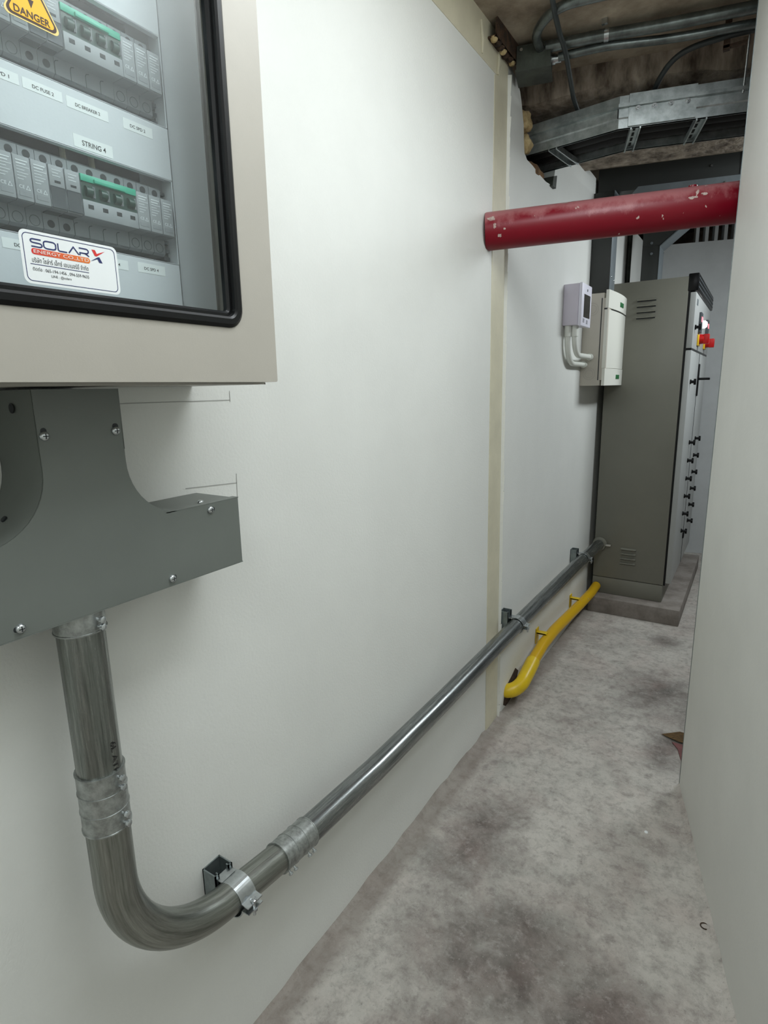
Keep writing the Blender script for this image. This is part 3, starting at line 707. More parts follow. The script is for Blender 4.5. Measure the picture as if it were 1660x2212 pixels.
MB().disc_stack((0.045, 0.3160, 1.2060), (-0.0, -0.7, 0.7), [(0, 0.004), (0.002, 0.004)], 10).build('vent_hole', 'hole', tee, smooth=0)

# ------------------------------------------------------------------ big steel conduit
cx = 0.066; cr = 0.0295
con = thing('steel_conduit', 'galvanised steel conduit dropping from wireway and running low along wall', 'conduit', (cx, 0.376, 0.42))
lab(MB().tube([(cx, 0.376, 1.06), (cx, 0.376, 0.79)], cr, 40).build('upright_pipe', 'steel_v', con), 'upright length of galvanised pipe')
R = 0.215; bend = [(cx, 0.376, 0.82), (cx, 0.376, 0.70)]
cyc, czc = 0.376 + R, 0.446 + R
for i in range(25):
    a = math.radians(180 + 84 * i / 24); bend.append((cx, cyc + R * math.cos(a), czc + R * math.sin(a)))
bend.append((cx, 0.70, 0.4305)); bend.append((cx, 0.74, 0.427))
MB().tube(bend, cr, 40).build('bend_pipe', 'steel', con, smooth=60)
runp = [(cx, 0.72, 0.428), (cx, 1.05, 0.412), (cx, 1.45, 0.410), (cx, 2.1, 0.418), (cx, 3.0, 0.420), (cx, 3.535, 0.405)]
MB().tube(runp, cr, 40).build('run_pipe', 'steel_h', con, smooth=60)
text('6L ATH', 0, 0.050, 0, 0.008, 0, 'print', con, basis=((cx + (cr + 0.0009) * 0.97, 0.376 + (cr + 0.0009) * 0.24, 0.862), (0, 0, -1), (-0.24, 0.97, 0)))
def coupling(p0, p1, parent, sdir, screws, half=False):
    p0 = Vector(p0); p1 = Vector(p1); d = (p1 - p0); L_ = d.length; d.normalize()
    r0 = cr + 0.0008; rb = cr + 0.0022; rh = cr + 0.0032
    pr = [(0, r0), (0, rh), (0.0018, rh), (0.0022, rb)]
    for f in ((0.34, 0.66) if not half else ()):
        pr += [(L_ * f - 0.0008, rb), (L_ * f - 0.0004, rh), (L_ * f + 0.0004, rh), (L_ * f + 0.0008, rb)]
    pr += [(L_ - 0.0022, rb), (L_ - 0.0018, rh), (L_, rh), (L_, r0)]
    c_ = MB().disc_stack(p0, d, pr, 40).build('coupling', 'cast', parent, smooth=25)
    sd = Vector(sdir).normalized()
    for t in screws:
        base = p0 + d * (L_ * t) + sd * (cr + 0.002)
        s_ = MB().disc_stack(base, sd, [(0, 0.0026), (0.006, 0.0026), (0.006, 0.0048), (0.0095, 0.0046), (0.0105, 0.003)], 12).build('set_screw', 'zinc', c_, smooth=50)
        c2 = base + sd * 0.0106
    return c_
coupling((cx, 0.376, 0.842), (cx, 0.376, 0.752), con, (0.97, 0.24, 0), (0.10, 0.26, 0.74, 0.90))
coupling((cx, 0.376, 1.0762), (cx, 0.376, 1.048), con, (0.97, 0.24, 0), (0.40, 0.75), True)
coupling((cx, 0.700, 0.4305), (cx, 0.792, 0.425), con, (0.66, 0.0, -0.75), (0.10, 0.26, 0.74, 0.90))
MB().disc_stack((cx, 3.50, 0.406), (0, 1, 0), [(0, cr + 0.008), (0.02, cr + 0.010), (0.028, cr + 0.012)], 24).build('end_bush', 'beige_dk', con)
MB().box(cx + 0.02, cx + 0.065, 3.505, 3.525, 0.40, 0.408, 0.002).build('earth_lug', 'beige', con)

# conduit clamps on strut
def clamp(y, zc, label, ztop):
    t = thing('conduit_clamp', label, 'clamp', (0.0, y, zc), 'strut clamps holding the low conduit')
    w2 = 0.0205
    s_ = MB(); z0 = zc - 0.055; z1 = ztop
    s_.box(0, 0.0025, y - w2, y + w2, z0, z1).box(0, 0.0355, y - w2, y - w2 + 0.0025, z0, z1).box(0, 0.0355, y + w2 - 0.0025, y + w2, z0, z1)
    for sg in (-1, 1):
        a, b_ = sorted((y + sg * w2, y + sg * (w2 - 0.0095))); s_.box(0.033, 0.0355, a, b_, z0, z1)
        a, b_ = sorted((y + sg * (w2 - 0.007), y + sg * (w2 - 0.0095))); s_.box(0.028, 0.0355, a, b_, z0, z1)
    s_.build('strut_channel', 'strut', t, smooth=0)
    cw = 0.0175
    for sgn, a0, a1 in ((1, 120, 12), (-1, 240, 348)):
        pts = [(0.030, zc + sgn * (cr - 0.004)), (0.040, zc + sgn * (cr - 0.002))]
        pts += [(cx + (cr + 0.0024) * math.cos(math.radians(a0 + (a1 - a0) * i / 14)), zc + (cr + 0.0024) * math.sin(math.radians(a0 + (a1 - a0) * i / 14))) for i in range(15)]
        pts += [(cx + cr + 0.010, zc + sgn * 0.0055), (cx + cr + 0.019, zc + sgn * 0.0055)]
        th = 0.0022; outer = []
        for i, p in enumerate(pts):
            a = Vector(pts[max(i - 1, 0)]); b_ = Vector(pts[min(i + 1, len(pts) - 1)]); d = (b_ - a).normalized(); nn = Vector((-d.y, d.x)) * sgn
            outer.append(tuple(Vector(p) + nn * th))
        m_ = MB()
        for i in range(len(pts) - 1):
            quad = [pts[i], pts[i + 1], outer[i + 1], outer[i]]
            vs = [(q_[0], y - cw, q_[1]) for q_ in quad] + [(q_[0], y + cw, q_[1]) for q_ in quad]
            m_.add(vs, [(0, 1, 2, 3), (7, 6, 5, 4), (0, 4, 5, 1), (3, 2, 6, 7), (0, 3, 7, 4), (1, 5, 6, 2)])
        m_.build('strap', 'zinc', t, smooth=35)
    bl = MB().tube([(cx + cr + 0.0145, y, zc + 0.014), (cx + cr + 0.0145, y, zc - 0.022)], 0.003, 10)
    bl.disc_stack((cx + cr + 0.0145, y, zc + 0.0078), (0, 0, 1), [(0, 0.006), (0.003, 0.0058), (0.0045, 0.003)], 12)
    bl.disc_stack((cx + cr + 0.0145, y, zc - 0.0078), (0, 0, -1), [(0, 0.0065), (0.005, 0.0065)], 6)
    bl.build('bolt', 'zinc', t, smooth=40)
clamp(0.592, 0.442, 'conduit clamp on open strut channel beside the conduit bend', 0.478)
clamp(2.085, 0.418, 'conduit clamp beside the cream strip, middle of three', 0.470)
clamp(3.13, 0.418, 'small conduit clamp nearest the tall grey cabinet', 0.466)

# ------------------------------------------------------------------ yellow pipe
yp = thing('yellow_pipe', 'scuffed yellow pipe bracketed low on wall above the floor', 'pipe', (0.055, 2.15, 0.1))
path = [(0.062, 3.52, 0.140), (0.060, 3.40, 0.130), (0.056, 3.12, 0.140), (0.052, 2.68, 0.165), (0.05, 2.50, 0.160), (0.05, 2.33, 0.130)]
MB().tube(path, 0.026, 28).build('pipe', 'yellowpipe', yp, smooth=60)
el = [(0.05, 2.36, 0.135), (0.052, 2.29, 0.118)]
for i in range(9):
    a = math.radians(90 * i / 8)
    el.append((0.052 - 0.06 * (1 - math.cos(a)), 2.24 - 0.075 * math.sin(a), 0.105 - 0.035 * math.sin(a)))
el.append((-0.010, 2.164, 0.068))
M['yellowfit'] = mat('bright_yellow_fitting', (222, 188, 28), 0.35, noise=0.06, nscale=20)
lab(MB().tube(el, [0.031, 0.031] + [0.0305] * 9 + [0.0305], 28).build('elbow', 'yellowfit', yp, smooth=60), 'brighter yellow elbow entering the wall')
for y, z in ((2.56, 0.165), (3.16, 0.142)):
    MB().box(0.0, 0.004, y - 0.02, y + 0.02, z - 0.03, z + 0.045).box(0.0, 0.055, y - 0.018, y - 0.014, z + 0.022, z + 0.028).box(0.0, 0.05, y - 0.018, y + 0.018, z + 0.024, z + 0.028).build('wall_bracket', 'yellowfit', yp)
struct(MB().prism([(2.13, 0.02), (2.16, 0.0), (2.25, 0.005), (2.31, 0.10), (2.27, 0.13), (2.22, 0.11), (2.15, 0.09)], 'x', -0.002, 0.0006).build('trim_1', 'rust', None, smooth=0))

# ------------------------------------------------------------------ red pipe
rdir = Vector((0.700, 0.262, 0.030)).normalized(); ra = Vector((-0.10, 1.845, 1.838)) + rdir * 0.097
rp = thing('red_pipe', 'scuffed dark red fire pipe crossing the passage at head height', 'pipe', (0.3, 1.99, 1.85))
MB().tube([ra + rdir * t for t in (0, 0.3, 0.6, 0.9, 1.6, 2.6)], 0.0572, 48).build('pipe', 'redpipe', rp)
ax = Vector((0, 0, 1)); ax = (ax - rdir * ax.dot(rdir)).normalized(); ay = rdir.cross(ax)
def patch(name, m, t0, a0, rt, rang, seed, lift=0.0006):
    random.seed(seed); o_ = MB(); ring_ = []
    for k in range(16):
        q_ = 2 * PI * k / 16; f_ = 0.55 + 0.6 * random.random(); ring_.append((t0 + rt * f_ * math.cos(q_), a0 + rang * f_ * math.sin(q_)))
    def pt(t, a): a = math.radians(a); return ra + rdir * t + (ax * math.cos(a) + ay * math.sin(a)) * (0.0572 + lift)
    vs = [pt(t0, a0)] + [pt(t0 + (t - t0) * 0.5, a0 + (a - a0) * 0.5) for t, a in ring_] + [pt(t, a) for t, a in ring_]
    n_ = 16
    o_.add(vs, [(0, 1 + k, 1 + (k + 1) % n_) for k in range(n_)] + [(1 + k, 1 + n_ + k, 1 + n_ + (k + 1) % n_, 1 + (k + 1) % n_) for k in range(n_)])
    return lab(o_.build(name, m, rp, smooth=60), 'pale patch where the red paint has chipped off')
for tt, aa, rt, rg_, sd in ((0.600, 76, 0.013, 5, 2), (0.632, 68, 0.009, 5, 5), (0.245, 30, 0.016, 4, 9), (0.020, 64, 0.014, 9, 11), (0.045, 118, 0.007, 6, 14), (0.03, 88, 0.005, 9, 17), (0.27, 22, 0.008, 4, 21), (0.06, 100, 0.004, 4, 23)):
    patch('paint_chip', 'chip', tt, aa, rt, rg_, sd)
MB().disc_stack(ra + rdir * 0.61 + Vector((0, 0.012, 0.05)), (0, 0, 1), [(0, 0.014), (0.014, 0.013), (0.016, 0.008)], 16).build('weld_boss', 'redpipe', rp)

# ------------------------------------------------------------------ tall grey cabinet on plinth
pl = tag(MB().box(0.035, 0.535, 3.44, 4.70, 0.0, 0.095, 0.004).build('concrete_plinth', 'plinth'), 'low concrete plinth under the tall grey cabinet', 'plinth')
gc = thing('floor_cabinet', 'tall grey steel switchgear cabinet standing on concrete plinth', 'electrical cabinet', (0.24, 4.05, 0.096))
gx0, gx1, gy0, gy1 = 0.035, 0.430, 3.531, 4.58
MB().box(gx0, gx1, gy0, gy1, 0.200, 1.893, 0.004).build('body', 'beige_dk', gc)
MB().box(gx0, gx1 - 0.002, gy0 + 0.001, gy1, 0.096, 0.1975, 0.003).build('base_frame', 'beige_dk', gc)
MB().box(0.430, 0.440, gy0 + 0.002, gy1 - 0.002, 0.2, 1.82).build('door_gasket', 'black', gc, smooth=0)
MB().box(0.425, 0.474, gy0 - 0.001, gy1 + 0.01, 1.818, 1.905, 0.004).build('header', 'black', gc)
for k in range(3): MB().box(0.474, 0.476, gy0 + 0.01, gy1, 1.835 + 0.022 * k, 1.841 + 0.022 * k).build('header_groove', 'moddark', gc, smooth=0)
MB().box(0.440, 0.468, gy0, gy1, 1.530, 1.812, 0.003).build('meter_panel', 'panel_grey', gc)
MB().box(0.436, 0.4665, gy0, gy1, 1.521, 1.530).build('panel_seam', 'black', gc, smooth=0)
dl = MB().box(0.440, 0.468, gy0, 4.032, 0.215, 1.520, 0.003).build('door', 'panel_grey', gc)
dr = MB().box(0.440, 0.468, 4.040, gy1, 0.215, 1.520, 0.003).build('door', 'panel_grey', gc)
MB().box(0.436, 0.4695, 4.032, 4.040, 0.215, 1.520).build('door_seam', 'hole', gc, smooth=0)
def tknob(y, z, parent, L_=0.030, m='black'):
    s_ = MB().disc_stack((0.468, y, z), (1, 0, 0), [(0, 0.013), (0.006, 0.013), (0.008, 0.008), (L_ - 0.006, 0.008), (L_, 0.007)], 14)
    s_.box(0.468 + L_ - 0.012, 0.468 + L_, y - 0.004, y + 0.004, z - 0.016, z + 0.016, 0.002)
    return s_.build('rotary_knob', m, parent)
for k in range(6): tknob(3.865, 1.003 - 0.1085 * k, dl, 0.034); tknob(4.24, 0.997 - 0.1095 * k, dr, 0.034)
tknob(3.60, 1.355, dl, 0.03)
hb = MB().box(0.468, 0.476, 4.015, 4.06, 1.27, 1.46, 0.003).box(0.474, 0.535, 4.02, 4.045, 1.365, 1.379, 0.003); hb.build('swing_handle', 'black', dr)
MB().box(0.468, 0.476, 4.00, 4.05, 0.38, 0.42, 0.003).build('lower_lock', 'black', dl)
pan = [c for c in kids(gc) if c.name.startswith('meter_panel')][0]
tknob(3.60, 1.64, pan, 0.03)
MB().box(0.468, 0.4695, 3.60, 3.66, 1.755, 1.785).build('label_plate', 'duct_lt', pan, smooth=0)
for y in (3.84, 4.32):
    MB().box(0.468, 0.480, y - 0.05, y + 0.05, 1.625, 1.735, 0.002).build('digital_meter', 'moddark', pan)
    MB().box(0.480, 0.4812, y - 0.035, y + 0.035, 1.685, 1.712).build('red_digits', 'lamp_red', pan, smooth=0)
MB().disc_stack((0.468, 4.07, 1.69), (1, 0, 0), [(0, 0.022), (0.012, 0.022), (0.022, 0.014), (0.024, 0.004)], 16).build('pilot_lamp', 'lamp_white', pan)
for y in (3.84, 4.27):
    MB().box(0.468, 0.476, y - 0.06, y + 0.06, 1.555, 1.615, 0.002).build('yellow_plate', 'yellowplastic', pan)
    MB().disc_stack((0.476, y, 1.592), (1, 0, 0), [(0, 0.028), (0.02, 0.026), (0.024, 0.02)], 16).box(0.495, 0.525, y - 0.02, y + 0.02, 1.565, 1.618, 0.003).build('red_switch', 'redplastic', pan)
def louvres(x0, x1, zs_):
    for z in zs_:
        m_ = MB(); pr = [(0, 0), (-0.012, -0.004), (-0.012, -0.009), (0, -0.0095)]
        vs = [(x0, gy0 + a, z + c_) for a, c_ in pr] + [(x1, gy0 + a, z + c_) for a, c_ in pr]
        m_.add(vs, [(0, 1, 5, 4), (1, 2, 6, 5), (2, 3, 7, 6), (0, 3, 2, 1), (4, 5, 6, 7)])
        m_.build('louvre', 'beige_dk', gc, smooth=0)
        MB().box(x0, x1, gy0 - 0.0006, gy0 + 0.001, z - 0.0145, z - 0.0095).build('louvre_slot', 'hole', gc, smooth=0)
louvres(0.183, 0.278, [1.800 - 0.030 * k for k in range(4)])
louvres(0.188, 0.272, [0.396 - 0.029 * k for k in range(4)])

# ------------------------------------------------------------------ white distribution board and meter box on the left wall
db = thing('distribution_board', 'white distribution board with curved front and green badges on left wall', 'electrical board', (0.0, 3.36, 1.345))
by0, by1 = 3.120, 3.605
MB().box(0.0, 0.100, by0, by1, 1.345, 1.795, 0.003).build('body', 'warm_plastic', db)
MB().box(0.092, 0.122, by0 + 0.001, by1 - 0.001, 1.372, 1.770, 0.002).build('front_skirt', 'warm_plastic', db)
MB().box(0.088, 0.0925, by0 - 0.0008, by1, 1.372, 1.770).build('cover_seam', 'hole', db, smooth=0)
def curved(z0, z1, name, m, x0=0.118, bulge=0.016, slope=0.0):
    pr = [(x0 - 0.014, by0)] + [(x0 + bulge * math.sin(PI * i / 12) * 0.9, by0 + (by1 - by0) * i / 12) for i in range(13)] + [(x0 - 0.014, by1)]
    return MB().prism(pr, 'z', z0, z1).build(name, m, db, smooth=30)
cap_t = curved(1.722, 1.808, 'top_cap', 'white_plastic', 0.122)
curved(1.715, 1.722, 'cap_seam', 'hole', 0.116)
curved(1.432, 1.715, 'door', 'white_plastic', 0.120)
cap_b = curved(1.345, 1.430, 'bottom_cap', 'white_plastic', 0.122)
bd = MB().box(0.134, 0.1385, 3.325, 3.405, 1.745, 1.768, 0.001).build('badge', 'dgreen', cap_t)
bd2 = MB().box(0.134, 0.1385, 3.325, 3.405, 1.378, 1.400, 0.001).build('badge', 'dgreen', cap_b)
MB().box(0.120, 0.140, 3.565, 3.59, 1.53, 1.575, 0.004).build('door_latch', 'white_plastic', db)
for z in (1.72, 1.405):
    for r_ in (0.020, 0.030):
        ko = MB(); pts = [(0.045 + r_ * math.cos(2 * PI * i / 28), z + r_ * math.sin(2 * PI * i / 28)) for i in range(28)]
        p2 = [(0.045 + (r_ - 0.0012) * math.cos(2 * PI * i / 28), z + (r_ - 0.0012) * math.sin(2 * PI * i / 28)) for i in range(28)]
        ko.add([(a, by0 - 0.0008, c_) for a, c_ in pts] + [(a, by0 - 0.0008, c_) for a, c_ in p2], [(i, (i + 1) % 28, 28 + (i + 1) % 28, 28 + i) for i in range(28)])
        ko.build('knockout', 'beige', db, smooth=0)

mb_ = thing('meter_box', 'small lilac-white meter box with dark display left of the distribution board', 'meter', (0.0, 2.85, 1.615))
MB().box(0.0, 0.068, 2.762, 2.930, 1.617, 1.796, 0.003).build('body', 'meter_body', mb_)
MB().box(0.0685, 0.084, 2.760, 2.932, 1.613, 1.798, 0.004).build('front', 'meter_face', mb_)
MB().box(0.084, 0.0848, 2.795, 2.905, 1.652, 1.752).build('display', 'screen', mb_, smooth=0)
MB().disc_stack((0.084, 2.85, 1.772), (1, 0, 0), [(0, 0.006), (0.001, 0.006)], 12).build('button', 'hole', mb_)
for y, z in ((2.80, 1.637), (2.86, 1.634)):
    t_ = MB()
    for k in range(3): t_.ribbon([(y - 0.012, z + 0.006 - 0.006 * k), (y + 0.014, z + 0.006 - 0.006 * k)], 0.0028, 0.0846)
    t_.build('lettering', 'print', mb_, smooth=0)

def pvc(x, y0, zt, zb, yend, r, R_, label):
    t = thing('pvc_conduit', label, 'conduit', (x, y0, zb), 'white conduits between meter box and board')
    pth = [(x, y0, zt), (x, y0, zb + R_)]
    for i in range(1, 11):
        a = math.radians(180 + 90 * i / 10); pth.append((x, y0 + R_ + R_ * math.cos(a), zb + R_ + R_ * math.sin(a)))
    pth.append((x, yend, zb))
    MB().tube(pth, r, 18).build('tube', 'pvc', t, smooth=60)
    MB().tube([(x, y0, zt), (x, y0, zt - 0.048)], r * 1.22, 18).build('adaptor', 'pvc', t)
    MB().tube([(x, yend - 0.03, zb), (x, yend, zb)], r * 1.3, 18).build('end_nut', 'pvc', t)
pvc(0.020, 2.785, 1.617, 1.452, by0, 0.0125, 0.11, 'longer white conduit looping lowest from meter box into board')
pvc(0.048, 2.800, 1.617, 1.488, by0, 0.0125, 0.09, 'shorter white conduit bending above the longer one into board')

# ------------------------------------------------------------------ wireways above the cabinets
wd = thing('vertical_wireway', 'dark grey vertical wireway rising from the white distribution board', 'wireway', (0.05, 3.25, 1.795))
MB().box(0.002, 0.098, 3.215, 3.325, 1.8085, 2.283, 0.0015).build('trough', 'duct_dk', wd)
MB().box(0.098, 0.1005, 3.213, 3.327, 1.8095, 2.282, 0.001).build('cover', 'duct_lt', wd)  # lighter grey on this side paints the light falling on it
for z in (1.885, 1.875): screw('cover_screw', (0.1005, 3.24 if z > 1.88 else 3.30, z), (1, 0, 0), 0.005, wd)
for (y, z) in ((3.2145, 2.335),): pass

hw = thing('overhead_wireway', 'long dark wireway hung across the passage behind the red pipe', 'wireway', (0.0, 3.25, 2.30))
def ubox(u0, u1, v0, v1, z0, z1): 
    p = [U * a + V * c_ for a, c_ in ((u0, v0), (u1, v0), (u1, v1), (u0, v1))]
    return MB().prism([(a.x, a.y) for a in p], 'z', z0, z1)
ubox(0.80, 3.2, 3.14, 3.24, 2.285, 2.395).build('trough', 'duct_dk', hw, smooth=0)
ubox(1.42, 1.425, 3.1385, 3.24, 2.285, 2.396).build('joint', 'hole', hw, smooth=0)
for u in (1.30, 2.0):
    c_ = U * u + V * 3.139; MB().disc_stack((c_.x, c_.y, 2.35), (-V.x, -V.y, 0), [(0, 0.006), (0.004, 0.005)], 10).build('bolt', 'zinc', hw)
lw_ = thing('branch_wireway', 'lighter grey wireway slung just under the long dark one', 'wireway', (0.2, 3.2, 2.25))
ubox(0.98, 3.0, 3.06, 3.13, 2.218, 2.275).build('trough', 'duct_lt', lw_, smooth=0)
p = [U * a + V * c_ for a, c_ in ((0.93, 3.06), (0.98, 3.06), (0.98, 3.13), (0.93, 3.13))]
MB().add([(a.x, a.y, z) for a, z in zip(p, (2.19, 2.218, 2.218, 2.19))] + [(a.x, a.y, z) for a, z in zip(p, (2.22, 2.275, 2.275, 2.22))], [(0, 1, 2, 3), (4, 7, 6, 5), (0, 4, 5, 1), (1, 5, 6, 2), (2, 6, 7, 3), (3, 7, 4, 0)]).build('end_taper', 'duct_lt', lw_, smooth=0)
for u in (1.35, 1.6, 1.85):
    c_ = U * u + V * 3.059; MB().disc_stack((c_.x, c_.y, 2.25), (-V.x, -V.y, 0), [(0, 0.005), (0.003, 0.004)], 10).build('bolt', 'zinc', lw_)

v2 = thing('cabinet_wireway', 'dark wireway dropping into the top of the tall grey cabinet', 'wireway', (0.16, 4.05, 1.893))
MB().box(0.110, 0.206, 4.0, 4.16, 1.893, 2.16, 0.0015).build('trough', 'duct_dk', v2)
MB().box(0.206, 0.209, 3.998, 4.162, 1.893, 2.155, 0.001).build('cover', 'duct_lt', v2)  # passage side painted paler, as if lit
MB().prism([(0.110, 2.16), (0.206, 2.16), (0.42, 2.33), (0.42, 2.46), (0.30, 2.46), (0.110, 2.31)], 'y', 4.0, 4.158).build('elbow', 'duct_dk', v2, smooth=0)
MB().prism([(0.206, 2.155), (0.209, 2.152), (0.423, 2.322), (0.42, 2.33)], 'y', 3.998, 4.162).build('lit_elbow_face', 'duct_lt', v2, smooth=0)  # lit underside of the slope, put in as a paler face
for (x, z) in ((0.163, 2.115), (0.160, 2.175)): MB().disc_stack((x, 3.9995, z), (0, -1, 0), [(0, 0.008), (0.004, 0.007)], 10).build('bolt', 'duct_lt', v2)
for (y, z) in ((4.01, 2.16), (4.15, 2.14), (4.01, 1.96)): MB().disc_stack((0.2095, y, z), (1, 0, 0), [(0, 0.005), (0.003, 0.004)], 8).build('bolt', 'zinc', v2)
sp = tag(MB().tube([(0.014, 4.12, 1.70), (0.014, 4.12, 2.34)], 0.014, 14).build('dark_upright', 'old_box'), 'thin dark upright tube on wall behind the cabinets', 'pipe')  # thin dark tube drawn as an upright band against the wall

# ------------------------------------------------------------------ cable tray
ct = thing('cable_tray', 'galvanised ladder cable tray passing through the wall hole', 'cable tray', (0.3, 2.30, 2.20))
T0 = [(-0.30, 2.345), (0.300, 2.272), (2.6, 2.930)]
def off(pts, d):
    out = []
    for i, p in enumerate(pts):
        p = Vector(p); a = Vector(pts[i - 1]) if i else None; b_ = Vector(pts[i + 1]) if i < len(pts) - 1 else None
        d1 = (p - a).normalized() if a is not None else (b_ - p).normalized(); d2 = (b_ - p).normalized() if b_ is not None else d1
        n1 = Vector((-d1.y, d1.x)); n2 = Vector((-d2.y, d2.x)); m_ = (n1 + n2).normalized(); out.append(tuple(p + m_ * d / m_.dot(n1)))
    return out
def rail_(pts, side, name):
    # cross-section: (offset towards outside, z) of a formed side rail with a groove and a lip
    sec = [(0.012 * side * -1, 2.198), (0, 2.198), (0, 2.226), (-0.004 * side * -1, 2.230), (-0.004 * side * -1, 2.256), (-0.017 * side * -1, 2.257), (-0.017 * side * -1, 2.267), (0, 2.270), (0, 2.296), (0.014 * side * -1, 2.296)]
    sec = [(a * -1, z) for a, z in sec]
    m_ = MB(); rings = []
    for a, z in sec: rings.append([(x, y, z) for x, y in off(pts, a)])
    th = [[(x, y, z + 0.0) for x, y in off(pts, a + 0.0015 * (1 if side > 0 else -1))] for a, z in sec]
    n_ = len(pts)
    for i in range(len(sec) - 1):
        m_.add(rings[i] + rings[i + 1], [(k_, k_ + 1, n_ + k_ + 1, n_ + k_) for k_ in range(n_ - 1)])
        m_.add(th[i] + th[i + 1], [(k_, k_ + 1, n_ + k_ + 1, n_ + k_) for k_ in range(n_ - 1)])
    return m_.build(name, 'tray', ct, smooth=20)
rail_(T0, 1, 'side_rail')
T1 = off(T0, 0.215)
rail_(T1, -1, 'side_rail')
d2 = Vector((2.3, 0.658)).normalized(); n2_ = Vector((-d2.y, d2.x)); B0 = Vector((0.300, 2.272))
d1 = Vector((0.60, -0.073)).normalized(); n1_ = Vector((-d1.y, d1.x))
# joint plate with four bolts
def tbox(base, d, nn, s0, s1, o0, o1, z0, z1):
    ps = [base + d * s0 + nn * o0, base + d * s1 + nn * o0, base + d * s1 + nn * o1, base + d * s0 + nn * o1]
    return MB().prism([tuple(a) for a in ps], 'z', z0, z1)
spl = tbox(B0, d2, n2_, 0.030, 0.235, -0.0075, -0.004, 2.2, 2.266).build('joint_plate', 'tray', ct, smooth=0)
tbox(B0, d2, n2_, 0.030, 0.235, -0.0075, -0.004, 2.27, 2.297).build('joint_plate', 'tray', ct, smooth=0)
for k in range(4):
    c_ = B0 + d2 * (0.058 + 0.050 * k) - n2_ * 0.0075
    MB().disc_stack((c_.x, c_.y, 2.250), (-n2_.x, -n2_.y, 0), [(0, 0.009), (0.002, 0.009), (0.002, 0.0065), (0.008, 0.0065), (0.008, 0.0035), (0.014, 0.003)], 8).build('joint_bolt', 'zinc', ct, smooth=30)
tbox(B0, d1, n1_, -0.003, 0.0, -0.006, -0.001, 2.228, 2.262).build('bend_seam', 'hole', ct, smooth=0)
for (base, d, nn, s) in ((B0, d1, n1_, -0.235), (B0, d2, n2_, 0.055), (B0, d2, n2_, 0.255), (B0, d2, n2_, 0.50), (B0, d2, n2_, 0.75)):
    r_ = MB()
    for o_ in (-0.016, 0.013):
        ps = [base + d * (s + o_) + nn * 0.002, base + d * (s + o_ + 0.004) + nn * 0.002, base + d * (s + o_ + 0.004) + nn * 0.212, base + d * (s + o_) + nn * 0.212]
        r_.prism([tuple(a) for a in ps], 'z', 2.192, 2.212)
    ps = [base + d * (s - 0.014) + nn * 0.002, base + d * (s + 0.016) + nn * 0.002, base + d * (s + 0.016) + nn * 0.212, base + d * (s - 0.014) + nn * 0.212]
    r_.prism([tuple(a) for a in ps], 'z', 2.208, 2.212)
    rg = r_.build('rung', 'tray', ct, smooth=0)
    for k in range(4):
        ps = [base + d * (s + a) + nn * (0.03 + 0.045 * k + c_) for a, c_ in ((-0.004, 0), (0.004, 0), (0.004, 0.028), (-0.004, 0.028))]
        MB().prism([tuple(a) for a in ps], 'z', 2.2070, 2.2079).build('slot', 'void', rg, smooth=0)
for k, wh in enumerate(('nearest the front rail', 'in the middle', 'nearest the rear rail')):
    o_ = 0.050 + 0.055 * k
    pts = [Vector((*p_, 2.236)) for p_ in off(T0, o_)]
    mid = [pts[0], pts[0].lerp(pts[1], 0.8), pts[1].lerp(pts[0], 0.05), pts[1].lerp(pts[2], 0.08), pts[2]]
    tag(MB().tube(mid, 0.022, 12).build('tray_cable', 'blackcable', None, smooth=60), 'thick black cable lying in the galvanised tray ' + wh, 'cable', 'black cables lying in the tray')
rod = tag(MB().tube([(0.655, 2.365, 2.25), (0.662, 2.30, 2.42)], 0.003, 8).build('hanger_rod', 'zinc'), 'thin threaded hanger rod at right end of cable tray', 'rod')

# ------------------------------------------------------------------ conduits on the ceiling
jb = thing('junction_box', 'dark green-grey junction box under the ceiling beside the wall', 'junction box', (0.09, 2.03, 2.36))
jp = [U * a + V * c_ for a, c_ in ((0.52, 1.93), (0.625, 1.93), (0.625, 2.03), (0.52, 2.03))]
MB().prism([(a.x, a.y) for a in jp], 'z', 2.335, 2.405).build('box', 'old_box', jb, smooth=0)
jp2 = [U * a + V * c_ for a, c_ in ((0.517, 1.927), (0.628, 1.927), (0.628, 2.033), (0.517, 2.033))]
MB().prism([(a.x, a.y) for a in jp2], 'z', 2.332, 2.339).build('lid', 'old_box', jb, smooth=0)
for a, c_ in ((0.535, 1.926), (0.60, 1.926)):
    p = U * a + V * c_; MB().disc_stack((p.x, p.y, 2.39), (-V.x, -V.y, 0), [(0, 0.006), (0.004, 0.005)], 10).build('lid_screw', 'zinc', jb)
p = U * 0.625 + V * 1.985; MB().disc_stack((p.x, p.y, 2.375), U, [(0, 0.016), (0.012, 0.016), (0.012, 0.013), (0.03, 0.013)], 14).build('connector', 'zinc', jb)

